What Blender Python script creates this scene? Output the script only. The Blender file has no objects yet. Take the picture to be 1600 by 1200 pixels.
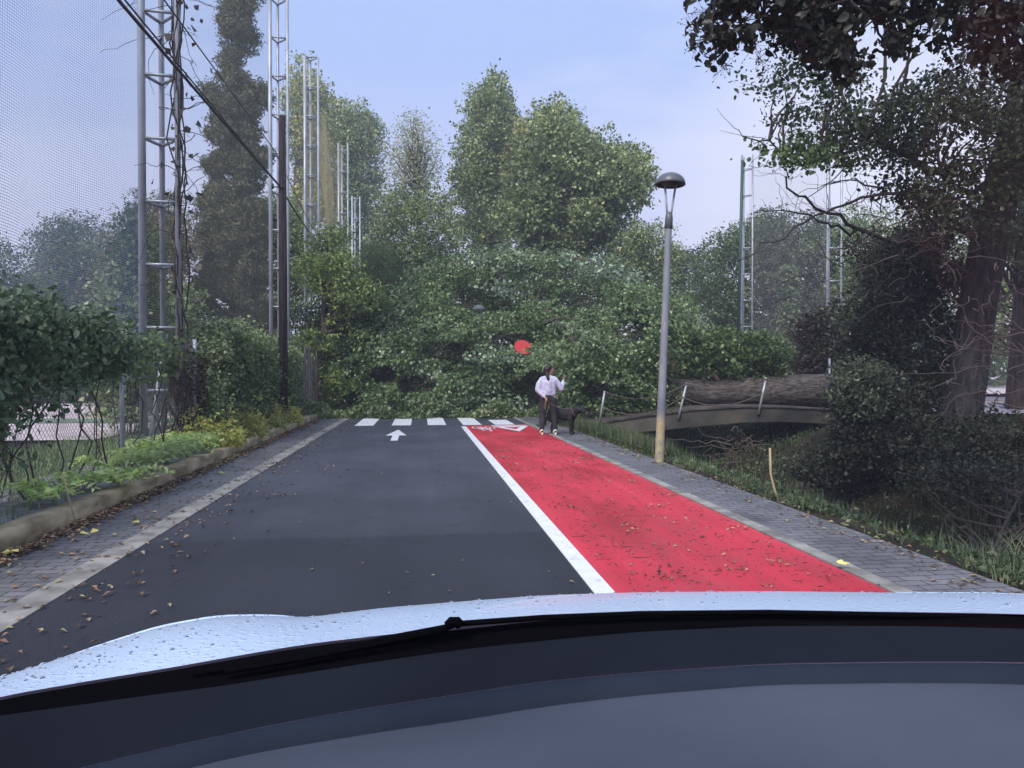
import bpy, math, random
import numpy as np
from mathutils import Vector
R_ = math.radians
random.seed(4); RNG = np.random.default_rng(11)
scene = bpy.context.scene
COL = scene.collection

# ------------------------------------------------------------------ camera
CAM_H = 1.4; FPX = 1111.1; YAW = R_(7.38); PITCH = R_(-0.72)
cd = bpy.data.cameras.new('camera'); cam = bpy.data.objects.new('camera', cd); COL.objects.link(cam)
cam.location = (0, 0, CAM_H); cam.rotation_euler = (R_(90) + PITCH, 0, -YAW)
cd.lens = 25; cd.sensor_width = 36; cd.clip_start = 0.05; cd.clip_end = 2000
scene.camera = cam

# ------------------------------------------------------------------ sky, sun, exposure
SUN_EL = 48; SUN_AZ = 215          # compass azimuth, 0 = +Y (down the road), clockwise
world = bpy.data.worlds.new("World"); scene.world = world; world.use_nodes = True
nt = world.node_tree; nt.nodes.clear()
def wn(t, **k):
    n = nt.nodes.new(t)
    for a, b in k.items(): setattr(n, a, b)
    return n
sky = wn('ShaderNodeTexSky', sky_type='NISHITA', sun_disc=False)
sky.sun_elevation = R_(SUN_EL); sky.sun_rotation = R_(SUN_AZ); sky.air_density = 1.2; sky.dust_density = 2.5
bg1 = wn('ShaderNodeBackground'); bg1.inputs[1].default_value = 0.09
bg2 = wn('ShaderNodeBackground'); bg2.inputs[1].default_value = 0.93
tc = wn('ShaderNodeTexCoord'); sep = wn('ShaderNodeSeparateXYZ')
grad = wn('ShaderNodeValToRGB')
grad.color_ramp.elements[0].position = 0.0; grad.color_ramp.elements[0].color = (0.80, 0.74, 0.90, 1)
e = grad.color_ramp.elements.new(0.18); e.color = (0.62, 0.64, 0.90, 1)
e = grad.color_ramp.elements.new(0.40); e.color = (0.40, 0.52, 0.88, 1)
grad.color_ramp.elements[-1].position = 1.0; grad.color_ramp.elements[-1].color = (0.40, 0.52, 0.86, 1)
mp = wn('ShaderNodeMapping'); mp.inputs['Scale'].default_value = (1.2, 1.2, 4.5)
noi = wn('ShaderNodeTexNoise'); noi.inputs['Scale'].default_value = 2.3; noi.inputs['Detail'].default_value = 7; noi.inputs['Roughness'].default_value = 0.55
cr = wn('ShaderNodeValToRGB'); cr.color_ramp.elements[0].position = 0.42; cr.color_ramp.elements[1].position = 0.72
cr.color_ramp.elements[1].color = (0.6, 0.6, 0.6, 1)
mixc = wn('ShaderNodeMixRGB'); mixc.inputs[2].default_value = (0.74, 0.76, 0.93, 1)
# brighter break in the cloud low on the right
dotn = wn('ShaderNodeVectorMath', operation='DOT_PRODUCT')
gdir = Vector((math.sin(R_(36)) , math.cos(R_(36)), 0.23)).normalized(); dotn.inputs[1].default_value = gdir
glr = wn('ShaderNodeValToRGB'); glr.color_ramp.elements[0].position = 0.955; glr.color_ramp.elements[1].position = 1.0
glr.color_ramp.elements[1].color = (0.55, 0.55, 0.55, 1)
mixg = wn('ShaderNodeMixRGB'); mixg.inputs[2].default_value = (1.0, 0.95, 1.0, 1)
ms = wn('ShaderNodeMixShader'); ms.inputs[0].default_value = 0.85
wo = wn('ShaderNodeOutputWorld')
L = nt.links.new
L(tc.outputs['Generated'], sep.inputs[0]); L(sep.outputs[2], grad.inputs[0])
L(tc.outputs['Generated'], mp.inputs[0]); L(mp.outputs[0], noi.inputs[0]); L(noi.outputs[0], cr.inputs[0])
L(cr.outputs[0], mixc.inputs[0]); L(grad.outputs[0], mixc.inputs[1])
nrmz = wn('ShaderNodeVectorMath', operation='NORMALIZE'); L(tc.outputs['Generated'], nrmz.inputs[0])
L(nrmz.outputs[0], dotn.inputs[0]); L(dotn.outputs['Value'], glr.inputs[0]); L(glr.outputs[0], mixg.inputs[0]); L(mixc.outputs[0], mixg.inputs[1])
L(mixg.outputs[0], bg2.inputs[0]); L(sky.outputs[0], bg1.inputs[0])
L(bg1.outputs[0], ms.inputs[1]); L(bg2.outputs[0], ms.inputs[2]); L(ms.outputs[0], wo.inputs[0])
sd = bpy.data.lights.new('sun', 'SUN'); so = bpy.data.objects.new('sun', sd); COL.objects.link(so)
sd.energy = 3.0; sd.angle = R_(22); sd.color = (1.0, 0.94, 0.86)
az = R_(SUN_AZ); el = R_(SUN_EL)
sdir = Vector((math.sin(az)*math.cos(el), math.cos(az)*math.cos(el), math.sin(el)))
so.rotation_euler = sdir.to_track_quat('Z', 'Y').to_euler(); so.location = (0, 0, 40)
scene.view_settings.view_transform = 'Standard'; scene.view_settings.look = 'None'
scene.view_settings.exposure = 0.52; scene.view_settings.gamma = 1
scene.cycles.max_bounces = 7; scene.cycles.transparent_max_bounces = 24; scene.cycles.use_denoising = True
scene.cycles.caustics_reflective = False; scene.cycles.caustics_refractive = False

# ------------------------------------------------------------------ measuring helpers
Fv = np.array([math.sin(YAW)*math.cos(PITCH), math.cos(YAW)*math.cos(PITCH), math.sin(PITCH)])
Rv = np.array([math.cos(YAW), -math.sin(YAW), 0.0])
Uv = np.cross(Rv, Fv)
C0 = np.array([0, 0, CAM_H])
def P(u, v, d):                     # the point seen at (u, v) at depth d metres
    u = np.asarray(u, float); v = np.asarray(v, float); d = np.asarray(d, float)
    return C0 + d[..., None]*(Fv + ((u-800)/FPX)[..., None]*Rv - ((v-600)/FPX)[..., None]*Uv)
def PV(u, v, d): return P(u, v, d).reshape(3)
def G(u, v, z=0.0):                 # the point of a level ground seen at (u, v)
    r = Fv + (u-800)/FPX*Rv - (v-600)/FPX*Uv
    return C0 + r*((z-CAM_H)/r[2])

# ------------------------------------------------------------------ mesh collecting
class MB:
    def __init__(s): s.v = []; s.f = {3: [], 4: []}; s.n = 0; s.sm = True; s.ng = []
    def add(s, V, F):
        V = np.asarray(V, float).reshape(-1, 3)
        if isinstance(F, np.ndarray):
            s.f[F.shape[1]].append(F + s.n)
        else:
            for q in F:
                if len(q) in (3, 4): s.f[len(q)].append(np.array([q]) + s.n)
                else: s.ng.append([i + s.n for i in q])
        s.v.append(V); s.n += len(V)
    def build(s, name, mat, parent=None, smooth=True):
        V = np.concatenate(s.v) if s.v else np.zeros((0, 3))
        me = bpy.data.meshes.new(name)
        me.vertices.add(len(V)); me.vertices.foreach_set('co', V.astype(np.float32).ravel())
        loops = []; tot = []
        for k in (3, 4):
            if s.f[k]:
                a = np.concatenate(s.f[k]); loops.append(a.ravel()); tot.append(np.full(len(a), k))
        for g in s.ng: loops.append(np.array(g)); tot.append(np.array([len(g)]))
        loops = np.concatenate(loops); tot = np.concatenate(tot)
        me.loops.add(len(loops)); me.loops.foreach_set('vertex_index', loops.astype(np.int32))
        me.polygons.add(len(tot))
        st = np.concatenate([[0], np.cumsum(tot)[:-1]])
        me.polygons.foreach_set('loop_start', st.astype(np.int32)); me.polygons.foreach_set('loop_total', tot.astype(np.int32))
        me.polygons.foreach_set('use_smooth', np.full(len(tot), smooth))
        me.update(calc_edges=True)
        if mat: me.materials.append(mat)
        o = bpy.data.objects.new(name, me); COL.objects.link(o)
        if parent is not None:
            o.parent = parent
            o.location = -parent.location if parent.type == 'EMPTY' and not parent.get('_local') else (0, 0, 0)
        return o
    def tube(s, pts, rad, seg=8, cap=True, bump=None):
        pts = np.asarray(pts, float); n = len(pts)
        rad = np.broadcast_to(np.asarray(rad, float), (n,))
        T = np.gradient(pts, axis=0); T /= np.linalg.norm(T, axis=1)[:, None] + 1e-9
        a = np.array([0, 0, 1.0]) if abs(T[0][2]) < .9 else np.array([1.0, 0, 0])
        V = []
        x = np.cross(T[0], a); x /= np.linalg.norm(x)
        ang = np.linspace(0, 2*np.pi, seg, endpoint=False)
        for i in range(n):
            x = x - T[i]*np.dot(x, T[i]); x /= np.linalg.norm(x) + 1e-9
            y = np.cross(T[i], x)
            rr = rad[i]*(np.ones(seg) if bump is None else bump(i/(n-1), ang))
            V.append(pts[i] + (np.cos(ang)*rr)[:, None]*x + (np.sin(ang)*rr)[:, None]*y)
        V = np.concatenate(V)
        i = np.arange(n-1)[:, None]*seg; j = np.arange(seg)[None]; k = (j+1) % seg
        F = np.stack([i+j, i+k, i+seg+k, i+seg+j], -1).reshape(-1, 4)
        s.add(V, F)
        if cap:
            b = s.n - len(V)
            s.ng.append([b+q for q in range(seg)][::-1]); s.ng.append([b+(n-1)*seg+q for q in range(seg)])
    def box(s, x0, x1, y0, y1, z0, z1):
        V = [(x, y, z) for z in (z0, z1) for y in (y0, y1) for x in (x0, x1)]
        s.add(V, np.array([[0, 2, 3, 1], [4, 5, 7, 6], [0, 1, 5, 4], [2, 6, 7, 3], [0, 4, 6, 2], [1, 3, 7, 5]]))
    def grid(s, A):                 # A: rows x cols x 3
        A = np.asarray(A, float); r, c = A.shape[:2]
        i = np.arange(r-1)[:, None]*c; j = np.arange(c-1)[None]
        s.add(A.reshape(-1, 3), np.stack([i+j, i+j+1, i+c+j+1, i+c+j], -1).reshape(-1, 4))
    def lathe(s, prof, center=(0, 0, 0), seg=32):
        A = np.array([[(r*math.cos(a)+center[0], r*math.sin(a)+center[1], z+center[2]) for a in np.linspace(0, 2*np.pi, seg+1)] for r, z in prof])
        s.grid(A)
    def leaves(s, C, size, up=.5, asp=.6, fold=.12, droop=0.0, rng=RNG, dirs=None):
        C = np.asarray(C, float); N = len(C)
        n = rng.normal(size=(N, 3)); n /= np.linalg.norm(n, axis=1)[:, None]; n[:, 2] += up
        n /= np.linalg.norm(n, axis=1)[:, None]
        t = rng.normal(size=(N, 3)) if dirs is None else dirs + rng.normal(size=(N, 3))*.35
        t[:, 2] -= droop
        t -= n*np.sum(t*n, 1)[:, None]; t /= np.linalg.norm(t, axis=1)[:, None] + 1e-9
        b = np.cross(n, t); sz = (size*(.6+.75*rng.random(N)))[:, None]
        V = np.stack([C - t*sz*.5, C + b*sz*asp*.5 + n*sz*fold - t*sz*.1, C + t*sz*.55 - n*sz*fold*.6, C - b*sz*asp*.5 + n*sz*fold - t*sz*.1], 1)
        s.add(V.reshape(-1, 3), np.arange(4*N).reshape(-1, 4))
    def ovals(s, C, size, up=.3, asp=.55, rng=RNG, droop=.3):
        C = np.asarray(C, float); N_ = len(C)
        n = rng.normal(size=(N_, 3)); n[:, 2] += up*1.7; n /= np.linalg.norm(n, axis=1)[:, None]
        t = rng.normal(size=(N_, 3)); t[:, 2] -= droop*1.7; t -= n*np.sum(t*n, 1)[:, None]; t /= np.linalg.norm(t, axis=1)[:, None]+1e-9
        b = np.cross(n, t); sz = (size*(.55+.8*rng.random(N_)))[:, None]; a = asp*sz*.5
        V = np.stack([C-t*sz*.5, C-t*sz*.25+b*a*.85+n*sz*.06, C+t*sz*.15+b*a*.8+n*sz*.06, C+t*sz*.5-n*sz*.1, C+t*sz*.15-b*a*.8+n*sz*.06, C-t*sz*.25-b*a*.85+n*sz*.06], 1)
        i = np.arange(N_)[:, None]*6
        s.add(V.reshape(-1, 3), np.concatenate([i+np.array([[0, 1, 2, 3]]), i+np.array([[0, 3, 4, 5]])]))
    def blades(s, B, h, w=.008, lean=.35, rng=RNG):
        B = np.asarray(B, float); N = len(B); a = rng.random(N)*2*np.pi
        hh = h*(.45+.9*rng.random(N)); q = lean*hh*rng.random(N)*1.6
        side = np.stack([np.cos(a), np.sin(a), 0*a], 1); ld = np.stack([-np.sin(a), np.cos(a), 0*a], 1)
        ld *= np.where(rng.random(N) < .5, -1, 1)[:, None]
        mid = B + ld*(q*.35)[:, None]; mid[:, 2] += hh*.6
        tip = B + ld*q[:, None]; tip[:, 2] += hh
        V = np.stack([B-side*w, B+side*w, mid+side*w*.8, mid-side*w*.8, tip], 1).reshape(-1, 3)
        i = np.arange(N)[:, None]*5
        s.add(V, (i+np.array([[0, 1, 2, 3]]))); 
        s.f[3].append(i+np.array([[3, 2, 4]]) + s.n - len(V))

def tag(o, label, cat, group=None, kind=None):
    if label: o['label'] = label
    if cat: o['category'] = cat
    if group: o['group'] = group
    if kind: o['kind'] = kind
    return o
def thing(name, label, cat, loc=(0, 0, 0), rz=0, group=None):
    o = bpy.data.objects.new(name, None); COL.objects.link(o); o.empty_display_size = .1
    o.location = tuple(float(q) for q in loc); o.rotation_euler = (0, 0, rz)
    return tag(o, label, cat, group)
def local(o): o['_local'] = 1; return o
def struct(o): o['kind'] = 'structure'; return o

# ------------------------------------------------------------------ materials
def mat(name, build=None, col=(.5, .5, .5), rough=.6, metal=0, spec=.5):
    m = bpy.data.materials.new(name); m.use_nodes = True
    b = m.node_tree.nodes['Principled BSDF']
    b.inputs['Base Color'].default_value = (*col, 1); b.inputs['Roughness'].default_value = rough
    b.inputs['Metallic'].default_value = metal; b.inputs['Specular IOR Level'].default_value = spec
    if build: build(m.node_tree, b)
    return m
def N(t, ty, **k):
    n = t.nodes.new(ty)
    for a, b in k.items():
        if a.startswith('i_'): n.inputs[a[2:].replace('_', ' ')].default_value = b
        else: setattr(n, a, b)
    return n
def ramp(t, src, stops):
    r = t.nodes.new('ShaderNodeValToRGB'); t.links.new(src, r.inputs[0]); e = r.color_ramp.elements
    while len(e) < len(stops): e.new(.5)
    for q, (p, c) in zip(e, stops):
        q.position = p; q.color = (*c, 1) if len(c) == 3 else c
    return r.outputs[0]
def objcoord(t, scale=(1, 1, 1)):
    c = t.nodes.new('ShaderNodeTexCoord'); m = t.nodes.new('ShaderNodeMapping'); m.inputs['Scale'].default_value = scale
    t.links.new(c.outputs['Object'], m.inputs[0]); return m.outputs[0]
def noise(t, co, scale, detail=4, rough=.55):
    n = N(t, 'ShaderNodeTexNoise'); n.inputs['Scale'].default_value = scale; n.inputs['Detail'].default_value = detail; n.inputs['Roughness'].default_value = rough
    t.links.new(co, n.inputs['Vector']); return n.outputs[0]
def mixrgb(t, f, a, b, mode='MIX'):
    m = t.nodes.new('ShaderNodeMixRGB'); m.blend_type = mode
    for s_, x in ((0, f), (1, a), (2, b)):
        if hasattr(x, 'is_linked'): t.links.new(x, m.inputs[s_])
        else: m.inputs[s_].default_value = x if s_ == 0 else (*x, 1)
    return m.outputs[0]
def bump(t, b, h, strength=.5, dist=.01):
    n = t.nodes.new('ShaderNodeBump'); n.inputs['Strength'].default_value = strength; n.inputs['Distance'].default_value = dist
    t.links.new(h, n.inputs['Height']); t.links.new(n.outputs[0], b.inputs['Normal'])
def noisy(name, c1, c2, scale=3, rough=.7, bumpd=0, coscale=(1, 1, 1), metal=0, spec=.4, lo=.35, hi=.65):
    def f(t, b):
        co = objcoord(t, coscale); n = noise(t, co, scale, 6)
        t.links.new(ramp(t, n, [(lo, c1), (hi, c2)]), b.inputs['Base Color'])
        if bumpd: bump(t, b, n, .8, bumpd)
    return mat(name, f, rough=rough, metal=metal, spec=spec)
def leafmat(name, cols, trans=.35, rough=.45, nscale=.5, spec=.35, k=1.9):
    cols = [tuple(k*(.80*c+.20*sum(q)/3*w) for c, w in zip(q, (.95, 1.0, 1.05))) for q in cols]
    def f(t, b):
        g = t.nodes.new('ShaderNodeNewGeometry')
        c = ramp(t, g.outputs['Random Per Island'], [(i/(len(cols)-1), q) for i, q in enumerate(cols)])
        n = noise(t, g.outputs['Position'], nscale, 3)
        v = ramp(t, n, [(.3, (.62, .66, .66)), (.7, (1.3, 1.28, 1.1))])
        c2 = mixrgb(t, 1.0, c, v, 'MULTIPLY')
        t.links.new(c2, b.inputs['Base Color'])
        tr = t.nodes.new('ShaderNodeBsdfTranslucent'); t.links.new(c2, tr.inputs[0])
        mx = t.nodes.new('ShaderNodeMixShader'); mx.inputs[0].default_value = trans
        t.links.new(b.outputs[0], mx.inputs[1]); t.links.new(tr.outputs[0], mx.inputs[2])
        t.links.new(mx.outputs[0], t.nodes['Material Output'].inputs[0])
    return mat(name, f, rough=rough, spec=spec)

M = {}
def asphalt(t, b):
    co = objcoord(t)
    n1 = noise(t, co, 105, 4, .75); n2 = noise(t, co, .55, 5); n3 = noise(t, objcoord(t, (1, .12, 1)), 1.4, 4)
    c = ramp(t, n1, [(.34, (.012, .013, .018)), (.55, (.050, .053, .068)), (.68, (.15, .155, .18))])
    c = mixrgb(t, 1.0, c, ramp(t, n2, [(.35, (.78, .78, .8)), (.7, (1.2, 1.2, 1.22))]), 'MULTIPLY')
    c = mixrgb(t, 1.0, c, ramp(t, n3, [(.35, (.85, .85, .86)), (.65, (1.12, 1.12, 1.12))]), 'MULTIPLY')
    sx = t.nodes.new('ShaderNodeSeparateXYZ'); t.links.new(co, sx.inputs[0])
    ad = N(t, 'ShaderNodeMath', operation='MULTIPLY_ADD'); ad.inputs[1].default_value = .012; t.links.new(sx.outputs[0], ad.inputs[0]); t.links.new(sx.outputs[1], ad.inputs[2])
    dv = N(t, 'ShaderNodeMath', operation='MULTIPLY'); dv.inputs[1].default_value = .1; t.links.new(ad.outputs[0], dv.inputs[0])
    c = mixrgb(t, 1.0, c, ramp(t, dv.outputs[0], [(.62, (.56, .56, .59)), (.633, (.86, .86, .89)), (1.0, (1.25, 1.25, 1.28))]), 'MULTIPLY')  # near layer darker up to the joint; sheen farther off painted as lighter colour
    t.links.new(c, b.inputs['Base Color'])
    t.links.new(ramp(t, n2, [(.35, (.5, .5, .5)), (.65, (.72, .72, .72))]), b.inputs['Roughness'])
    bump(t, b, n1, .6, .004)
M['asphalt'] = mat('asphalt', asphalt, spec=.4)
def redlane(t, b):
    co = objcoord(t)
    n1 = noise(t, co, 220, 2); n2 = noise(t, objcoord(t, (1.2, .5, 1)), 1.1, 5, .6)
    c = ramp(t, n1, [(.3, (.42, .020, .036)), (.7, (.68, .048, .080))])
    c = mixrgb(t, 1.0, c, ramp(t, n2, [(.30, (.80, .76, .80)), (.52, (1.0, 1.0, 1.0)), (.68, (1.12, 1.3, 1.25))]), 'MULTIPLY')
    n5 = noise(t, objcoord(t, (3.2, .10, 1)), 1.3, 5, .6)
    c = mixrgb(t, 1.0, c, ramp(t, n5, [(.32, (.84, .80, .82)), (.55, (1, 1, 1)), (.72, (1.12, 1.35, 1.3))]), 'MULTIPLY')
    n4 = noise(t, co, 14, 6, .7)
    c = mixrgb(t, ramp(t, n4, [(.66, (0, 0, 0)), (.74, (.75, .75, .75))]), c, (.07, .015, .015))
    t.links.new(c, b.inputs['Base Color'])
    t.links.new(ramp(t, n2, [(.38, (.28, .28, .28)), (.6, (.62, .62, .62))]), b.inputs['Roughness'])
    bump(t, b, n1, .5, .003)
M['red'] = mat('red_coating', redlane, spec=.3)
def paint(t, b):
    co = objcoord(t); n = noise(t, co, 9, 8, .7); n1 = noise(t, co, 120, 2)
    c = ramp(t, n, [(.30, (.30, .31, .33)), (.42, (.68, .70, .73)), (.7, (.80, .82, .85))])
    t.links.new(c, b.inputs['Base Color']); bump(t, b, n1, .4, .003)
M['paint'] = mat('white_road_paint', paint, rough=.6)
def pavers(t, b):
    co = objcoord(t)
    br = N(t, 'ShaderNodeTexBrick'); t.links.new(co, br.inputs['Vector'])
    br.inputs['Scale'].default_value = 1; br.inputs['Brick Width'].default_value = .21; br.inputs['Row Height'].default_value = .105
    br.inputs['Mortar Size'].default_value = .006; br.inputs['Mortar Smooth'].default_value = .4
    br.inputs['Color1'].default_value = (.125, .13, .145, 1); br.inputs['Color2'].default_value = (.175, .175, .195, 1); br.inputs['Mortar'].default_value = (.035, .032, .03, 1)
    n2 = noise(t, co, 1.3, 6); n3 = noise(t, co, 60, 3)
    c = mixrgb(t, 1.0, br.outputs[0], ramp(t, n2, [(.3, (.62, .62, .62)), (.7, (1.25, 1.22, 1.2))]), 'MULTIPLY')
    c = mixrgb(t, 1.0, c, ramp(t, n3, [(.3, (.8, .8, .8)), (.7, (1.15, 1.15, 1.15))]), 'MULTIPLY')
    t.links.new(c, b.inputs['Base Color']); b.inputs['Roughness'].default_value = .6
    inv = N(t, 'ShaderNodeMath', operation='SUBTRACT'); inv.inputs[0].default_value = 1; t.links.new(br.outputs['Fac'], inv.inputs[1])
    bump(t, b, inv.outputs[0], .8, .006)
M['pavers'] = mat('grey_pavers', pavers)
M['concrete'] = noisy('pale_concrete', (.15, .145, .135), (.34, .33, .31), 4, .8, .003)
M['wallc'] = noisy('mossy_concrete', (.17, .13, .065), (.54, .44, .27), 3.5, .9, .01, (1, .6, 1.6))
M['deckc'] = noisy('bridge_concrete', (.04, .034, .034), (.12, .10, .095), 3, .85, .01)
M['fascia'] = noisy('bridge_beam_concrete', (.03, .03, .032), (.12, .105, .085), 1.0, .85, .01)
def soil(t, b):
    co = objcoord(t); n = noise(t, co, .7, 8, .65); n2 = noise(t, co, 12, 6, .7)
    c = ramp(t, n, [(.35, (.018, .026, .011)), (.5, (.026, .021, .015)), (.65, (.050, .038, .028))])
    c = mixrgb(t, 1.0, c, ramp(t, n2, [(.3, (.5, .5, .5)), (.7, (1.4, 1.4, 1.4))]), 'MULTIPLY')
    t.links.new(c, b.inputs['Base Color']); bump(t, b, n2, 1, .04)
M['soil'] = mat('soil', soil, rough=.95, spec=.2)
M['court'] = noisy('pinkish_gravel', (.40, .34, .36), (.58, .50, .53), 2, .9, .01)
M['courtg'] = noisy('green_court', (.10, .16, .11), (.18, .24, .17), 2, .9)
M['galv'] = noisy('galvanised_steel', (.30, .33, .37), (.48, .51, .56), 5, .45, 0, (1, 1, .3), metal=.35)
def lampm(t, b):
    co = objcoord(t); n = noise(t, co, 5, 6); n2 = noise(t, objcoord(t, (1, 1, .4)), 4, 5)
    sx = t.nodes.new('ShaderNodeSeparateXYZ'); t.links.new(co, sx.inputs[0])
    ad = N(t, 'ShaderNodeMath', operation='MULTIPLY_ADD'); ad.inputs[1].default_value = .35; t.links.new(n, ad.inputs[0]); t.links.new(sx.outputs[2], ad.inputs[2])
    f = ramp(t, ad.outputs[0], [(.82, (1, 1, 1)), (1.0, (0, 0, 0))])
    c = mixrgb(t, f, ramp(t, n2, [(.35, (.15, .17, .20)), (.65, (.27, .29, .33))]), ramp(t, noise(t, co, 9, 6), [(.35, (.22, .21, .19)), (.55, (.42, .36, .20)), (.75, (.24, .2, .13))]))
    t.links.new(c, b.inputs['Base Color'])
M['lampp2'] = mat('lamp_pole_paint', lampm, rough=.5)
M['lamppole'] = noisy('painted_lamp_pole', (.16, .18, .21), (.26, .28, .32), 4, .5, 0, (1, 1, .4), metal=.2)
def pole_low(t, b):
    co = objcoord(t); n = noise(t, co, 9, 6)
    t.links.new(ramp(t, n, [(.35, (.22, .21, .19)), (.55, (.42, .36, .20)), (.75, (.24, .2, .13))]), b.inputs['Base Color'])
M['polelow'] = mat('weathered_pole_foot', pole_low, rough=.8)
M['dome'] = mat('grey_lamp_dome', col=(.10, .11, .125), rough=.4)
M['lampin'] = mat('dark_lamp_inside', col=(.035, .035, .04), rough=.5)
def bark(name, c1, c2, sc=(9, 9, 1.2), dist=.03):
    def f(t, b):
        co = objcoord(t, sc); n = noise(t, co, 1.6, 7, .65)
        t.links.new(ramp(t, n, [(.36, c1), (.62, c2)]), b.inputs['Base Color']); bump(t, b, n, 1, dist)
    return mat(name, f, rough=.9, spec=.2)
M['bark'] = bark('grey_brown_bark', (.035, .028, .024), (.13, .105, .09))
M['barkdark'] = bark('dark_bark', (.011, .010, .011), (.055, .048, .050))
M['barkpale'] = bark('pale_bark', (.10, .095, .08), (.28, .26, .23))
M['barkfall'] = bark('fallen_trunk_bark', (.028, .024, .025), (.15, .132, .13), (.6, 12, 12), .03)
M['woodpole'] = bark('creosoted_wood', (.014, .011, .012), (.055, .042, .045), (14, 14, .8), .006)
M['board'] = bark('weathered_boards', (.10, .09, .085), (.30, .27, .26), (10, 10, .8), .006)
M['twig'] = mat('dry_twigs', col=(.11, .085, .075), rough=.9)
M['twigdark'] = mat('dark_twigs', col=(.045, .034, .034), rough=.9)
M['straw'] = mat('dry_stalk', col=(.42, .34, .20), rough=.8)
M['cable'] = mat('black_cable', col=(.02, .02, .022), rough=.5)
M['wire'] = mat('fence_wire', col=(.22, .23, .24), rough=.5, metal=.4)
def netm(name, c, tr, al):
    def f(t, b):
        tl = t.nodes.new('ShaderNodeBsdfTranslucent'); tl.inputs[0].default_value = (*c, 1)
        mx = t.nodes.new('ShaderNodeMixShader'); mx.inputs[0].default_value = tr
        t.links.new(b.outputs[0], mx.inputs[1]); t.links.new(tl.outputs[0], mx.inputs[2])
        t.links.new(mx.outputs[0], t.nodes['Material Output'].inputs[0])
    return mat(name, f, col=c, rough=.6)
M['net'] = netm('net_cord', (.24, .31, .42), .5, 0)
M['net2'] = netm('olive_net_cord', (.27, .29, .25), .5, 0)
M['netochre'] = netm('ochre_net_cord', (.50, .43, .24), .5, 0)
M['netpale'] = netm('pale_net_cord', (.40, .38, .45), .4, 0)
G1 = [(.020, .045, .016), (.045, .085, .030), (.075, .125, .050)]
M['l_poplar'] = leafmat('poplar_leaves', [(.035, .06, .018), (.085, .125, .042), (.15, .185, .075), (.30, .32, .14)], spec=.45, k=2.0)
M['l_poplary'] = leafmat('yellowing_poplar_leaves', [(.05, .08, .025), (.12, .16, .05), (.26, .27, .09), (.34, .27, .07)])
M['l_sparse'] = leafmat('sparse_pale_leaves', [(.10, .12, .06), (.2, .22, .12), (.32, .31, .18)])
M['l_conif'] = leafmat('cypress_sprays', [(.018, .026, .014), (.045, .058, .028), (.085, .085, .045), (.10, .08, .045)], trans=.15, rough=.7, k=2.2)
M['l_conifb'] = leafmat('browned_cypress_sprays', [(.045, .045, .022), (.09, .085, .035), (.15, .12, .055)], trans=.15, rough=.7)
M['l_yel'] = leafmat('yellow_green_leaves', [(.035, .07, .016), (.085, .135, .028), (.16, .215, .05), (.28, .31, .08)])
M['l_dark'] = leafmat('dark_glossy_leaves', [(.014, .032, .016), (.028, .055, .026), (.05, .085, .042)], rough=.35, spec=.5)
M['l_mid'] = leafmat('mid_green_leaves', [(.03, .055, .018), (.06, .098, .032), (.11, .15, .055)])
M['l_fall'] = leafmat('fallen_poplar_leaves', [(.030, .055, .018), (.060, .105, .034), (.105, .165, .06), (.22, .28, .15)], rough=.42, spec=.5)
M['l_fallp'] = leafmat('pale_leaf_undersides', [(.08, .13, .07), (.2, .28, .18), (.38, .45, .36)], spec=.4)
M['l_grey'] = leafmat('grey_olive_leaves', [(.045, .06, .035), (.08, .10, .055), (.13, .15, .085)])
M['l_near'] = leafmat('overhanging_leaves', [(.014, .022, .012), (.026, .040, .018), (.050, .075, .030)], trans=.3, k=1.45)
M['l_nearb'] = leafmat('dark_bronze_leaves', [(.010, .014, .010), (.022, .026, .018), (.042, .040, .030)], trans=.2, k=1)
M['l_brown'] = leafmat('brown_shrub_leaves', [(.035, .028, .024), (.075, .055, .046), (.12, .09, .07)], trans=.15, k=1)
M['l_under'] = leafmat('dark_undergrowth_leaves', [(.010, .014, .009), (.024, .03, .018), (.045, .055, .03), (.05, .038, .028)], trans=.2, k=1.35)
M['l_ivy'] = leafmat('bramble_leaves', [(.024, .046, .018), (.05, .085, .034), (.070, .115, .06), (.12, .17, .10)], rough=.35, spec=.5)
M['l_vine'] = leafmat('russian_vine_leaves', [(.035, .07, .022), (.075, .12, .04), (.14, .18, .075), (.26, .27, .16)], k=2.1)
M['l_weed'] = leafmat('bright_weed_leaves', [(.13, .17, .03), (.30, .33, .06), (.52, .50, .11), (.30, .20, .07)], trans=.45, k=1.7)
M['l_frond'] = leafmat('bright_frond_leaves', [(.22, .36, .08), (.38, .52, .14), (.55, .62, .24)], trans=.45, k=1.6)
M['l_weedg'] = leafmat('green_weed_leaves', [(.05, .09, .025), (.10, .16, .045), (.19, .25, .09)])
M['grass'] = leafmat('grass_blades', [(.05, .08, .03), (.09, .14, .05), (.18, .22, .09), (.25, .22, .11)], trans=.3)
M['grassg'] = leafmat('mixed_green_blades', [(.035, .065, .028), (.06, .10, .04), (.11, .15, .06), (.17, .16, .09)], trans=.3, k=1.3)
M['grassd'] = leafmat('dark_grass_blades', [(.02, .04, .02), (.045, .075, .032), (.08, .11, .05), (.10, .085, .05)], trans=.2)
M['litter'] = leafmat('fallen_dry_leaves', [(.04, .022, .016), (.085, .045, .03), (.14, .075, .05), (.22, .14, .085), (.13, .13, .06)], trans=.05, rough=.8)
M['littery'] = leafmat('fallen_yellow_leaves', [(.4, .32, .05), (.55, .45, .08), (.3, .3, .08)], trans=.1)

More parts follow.
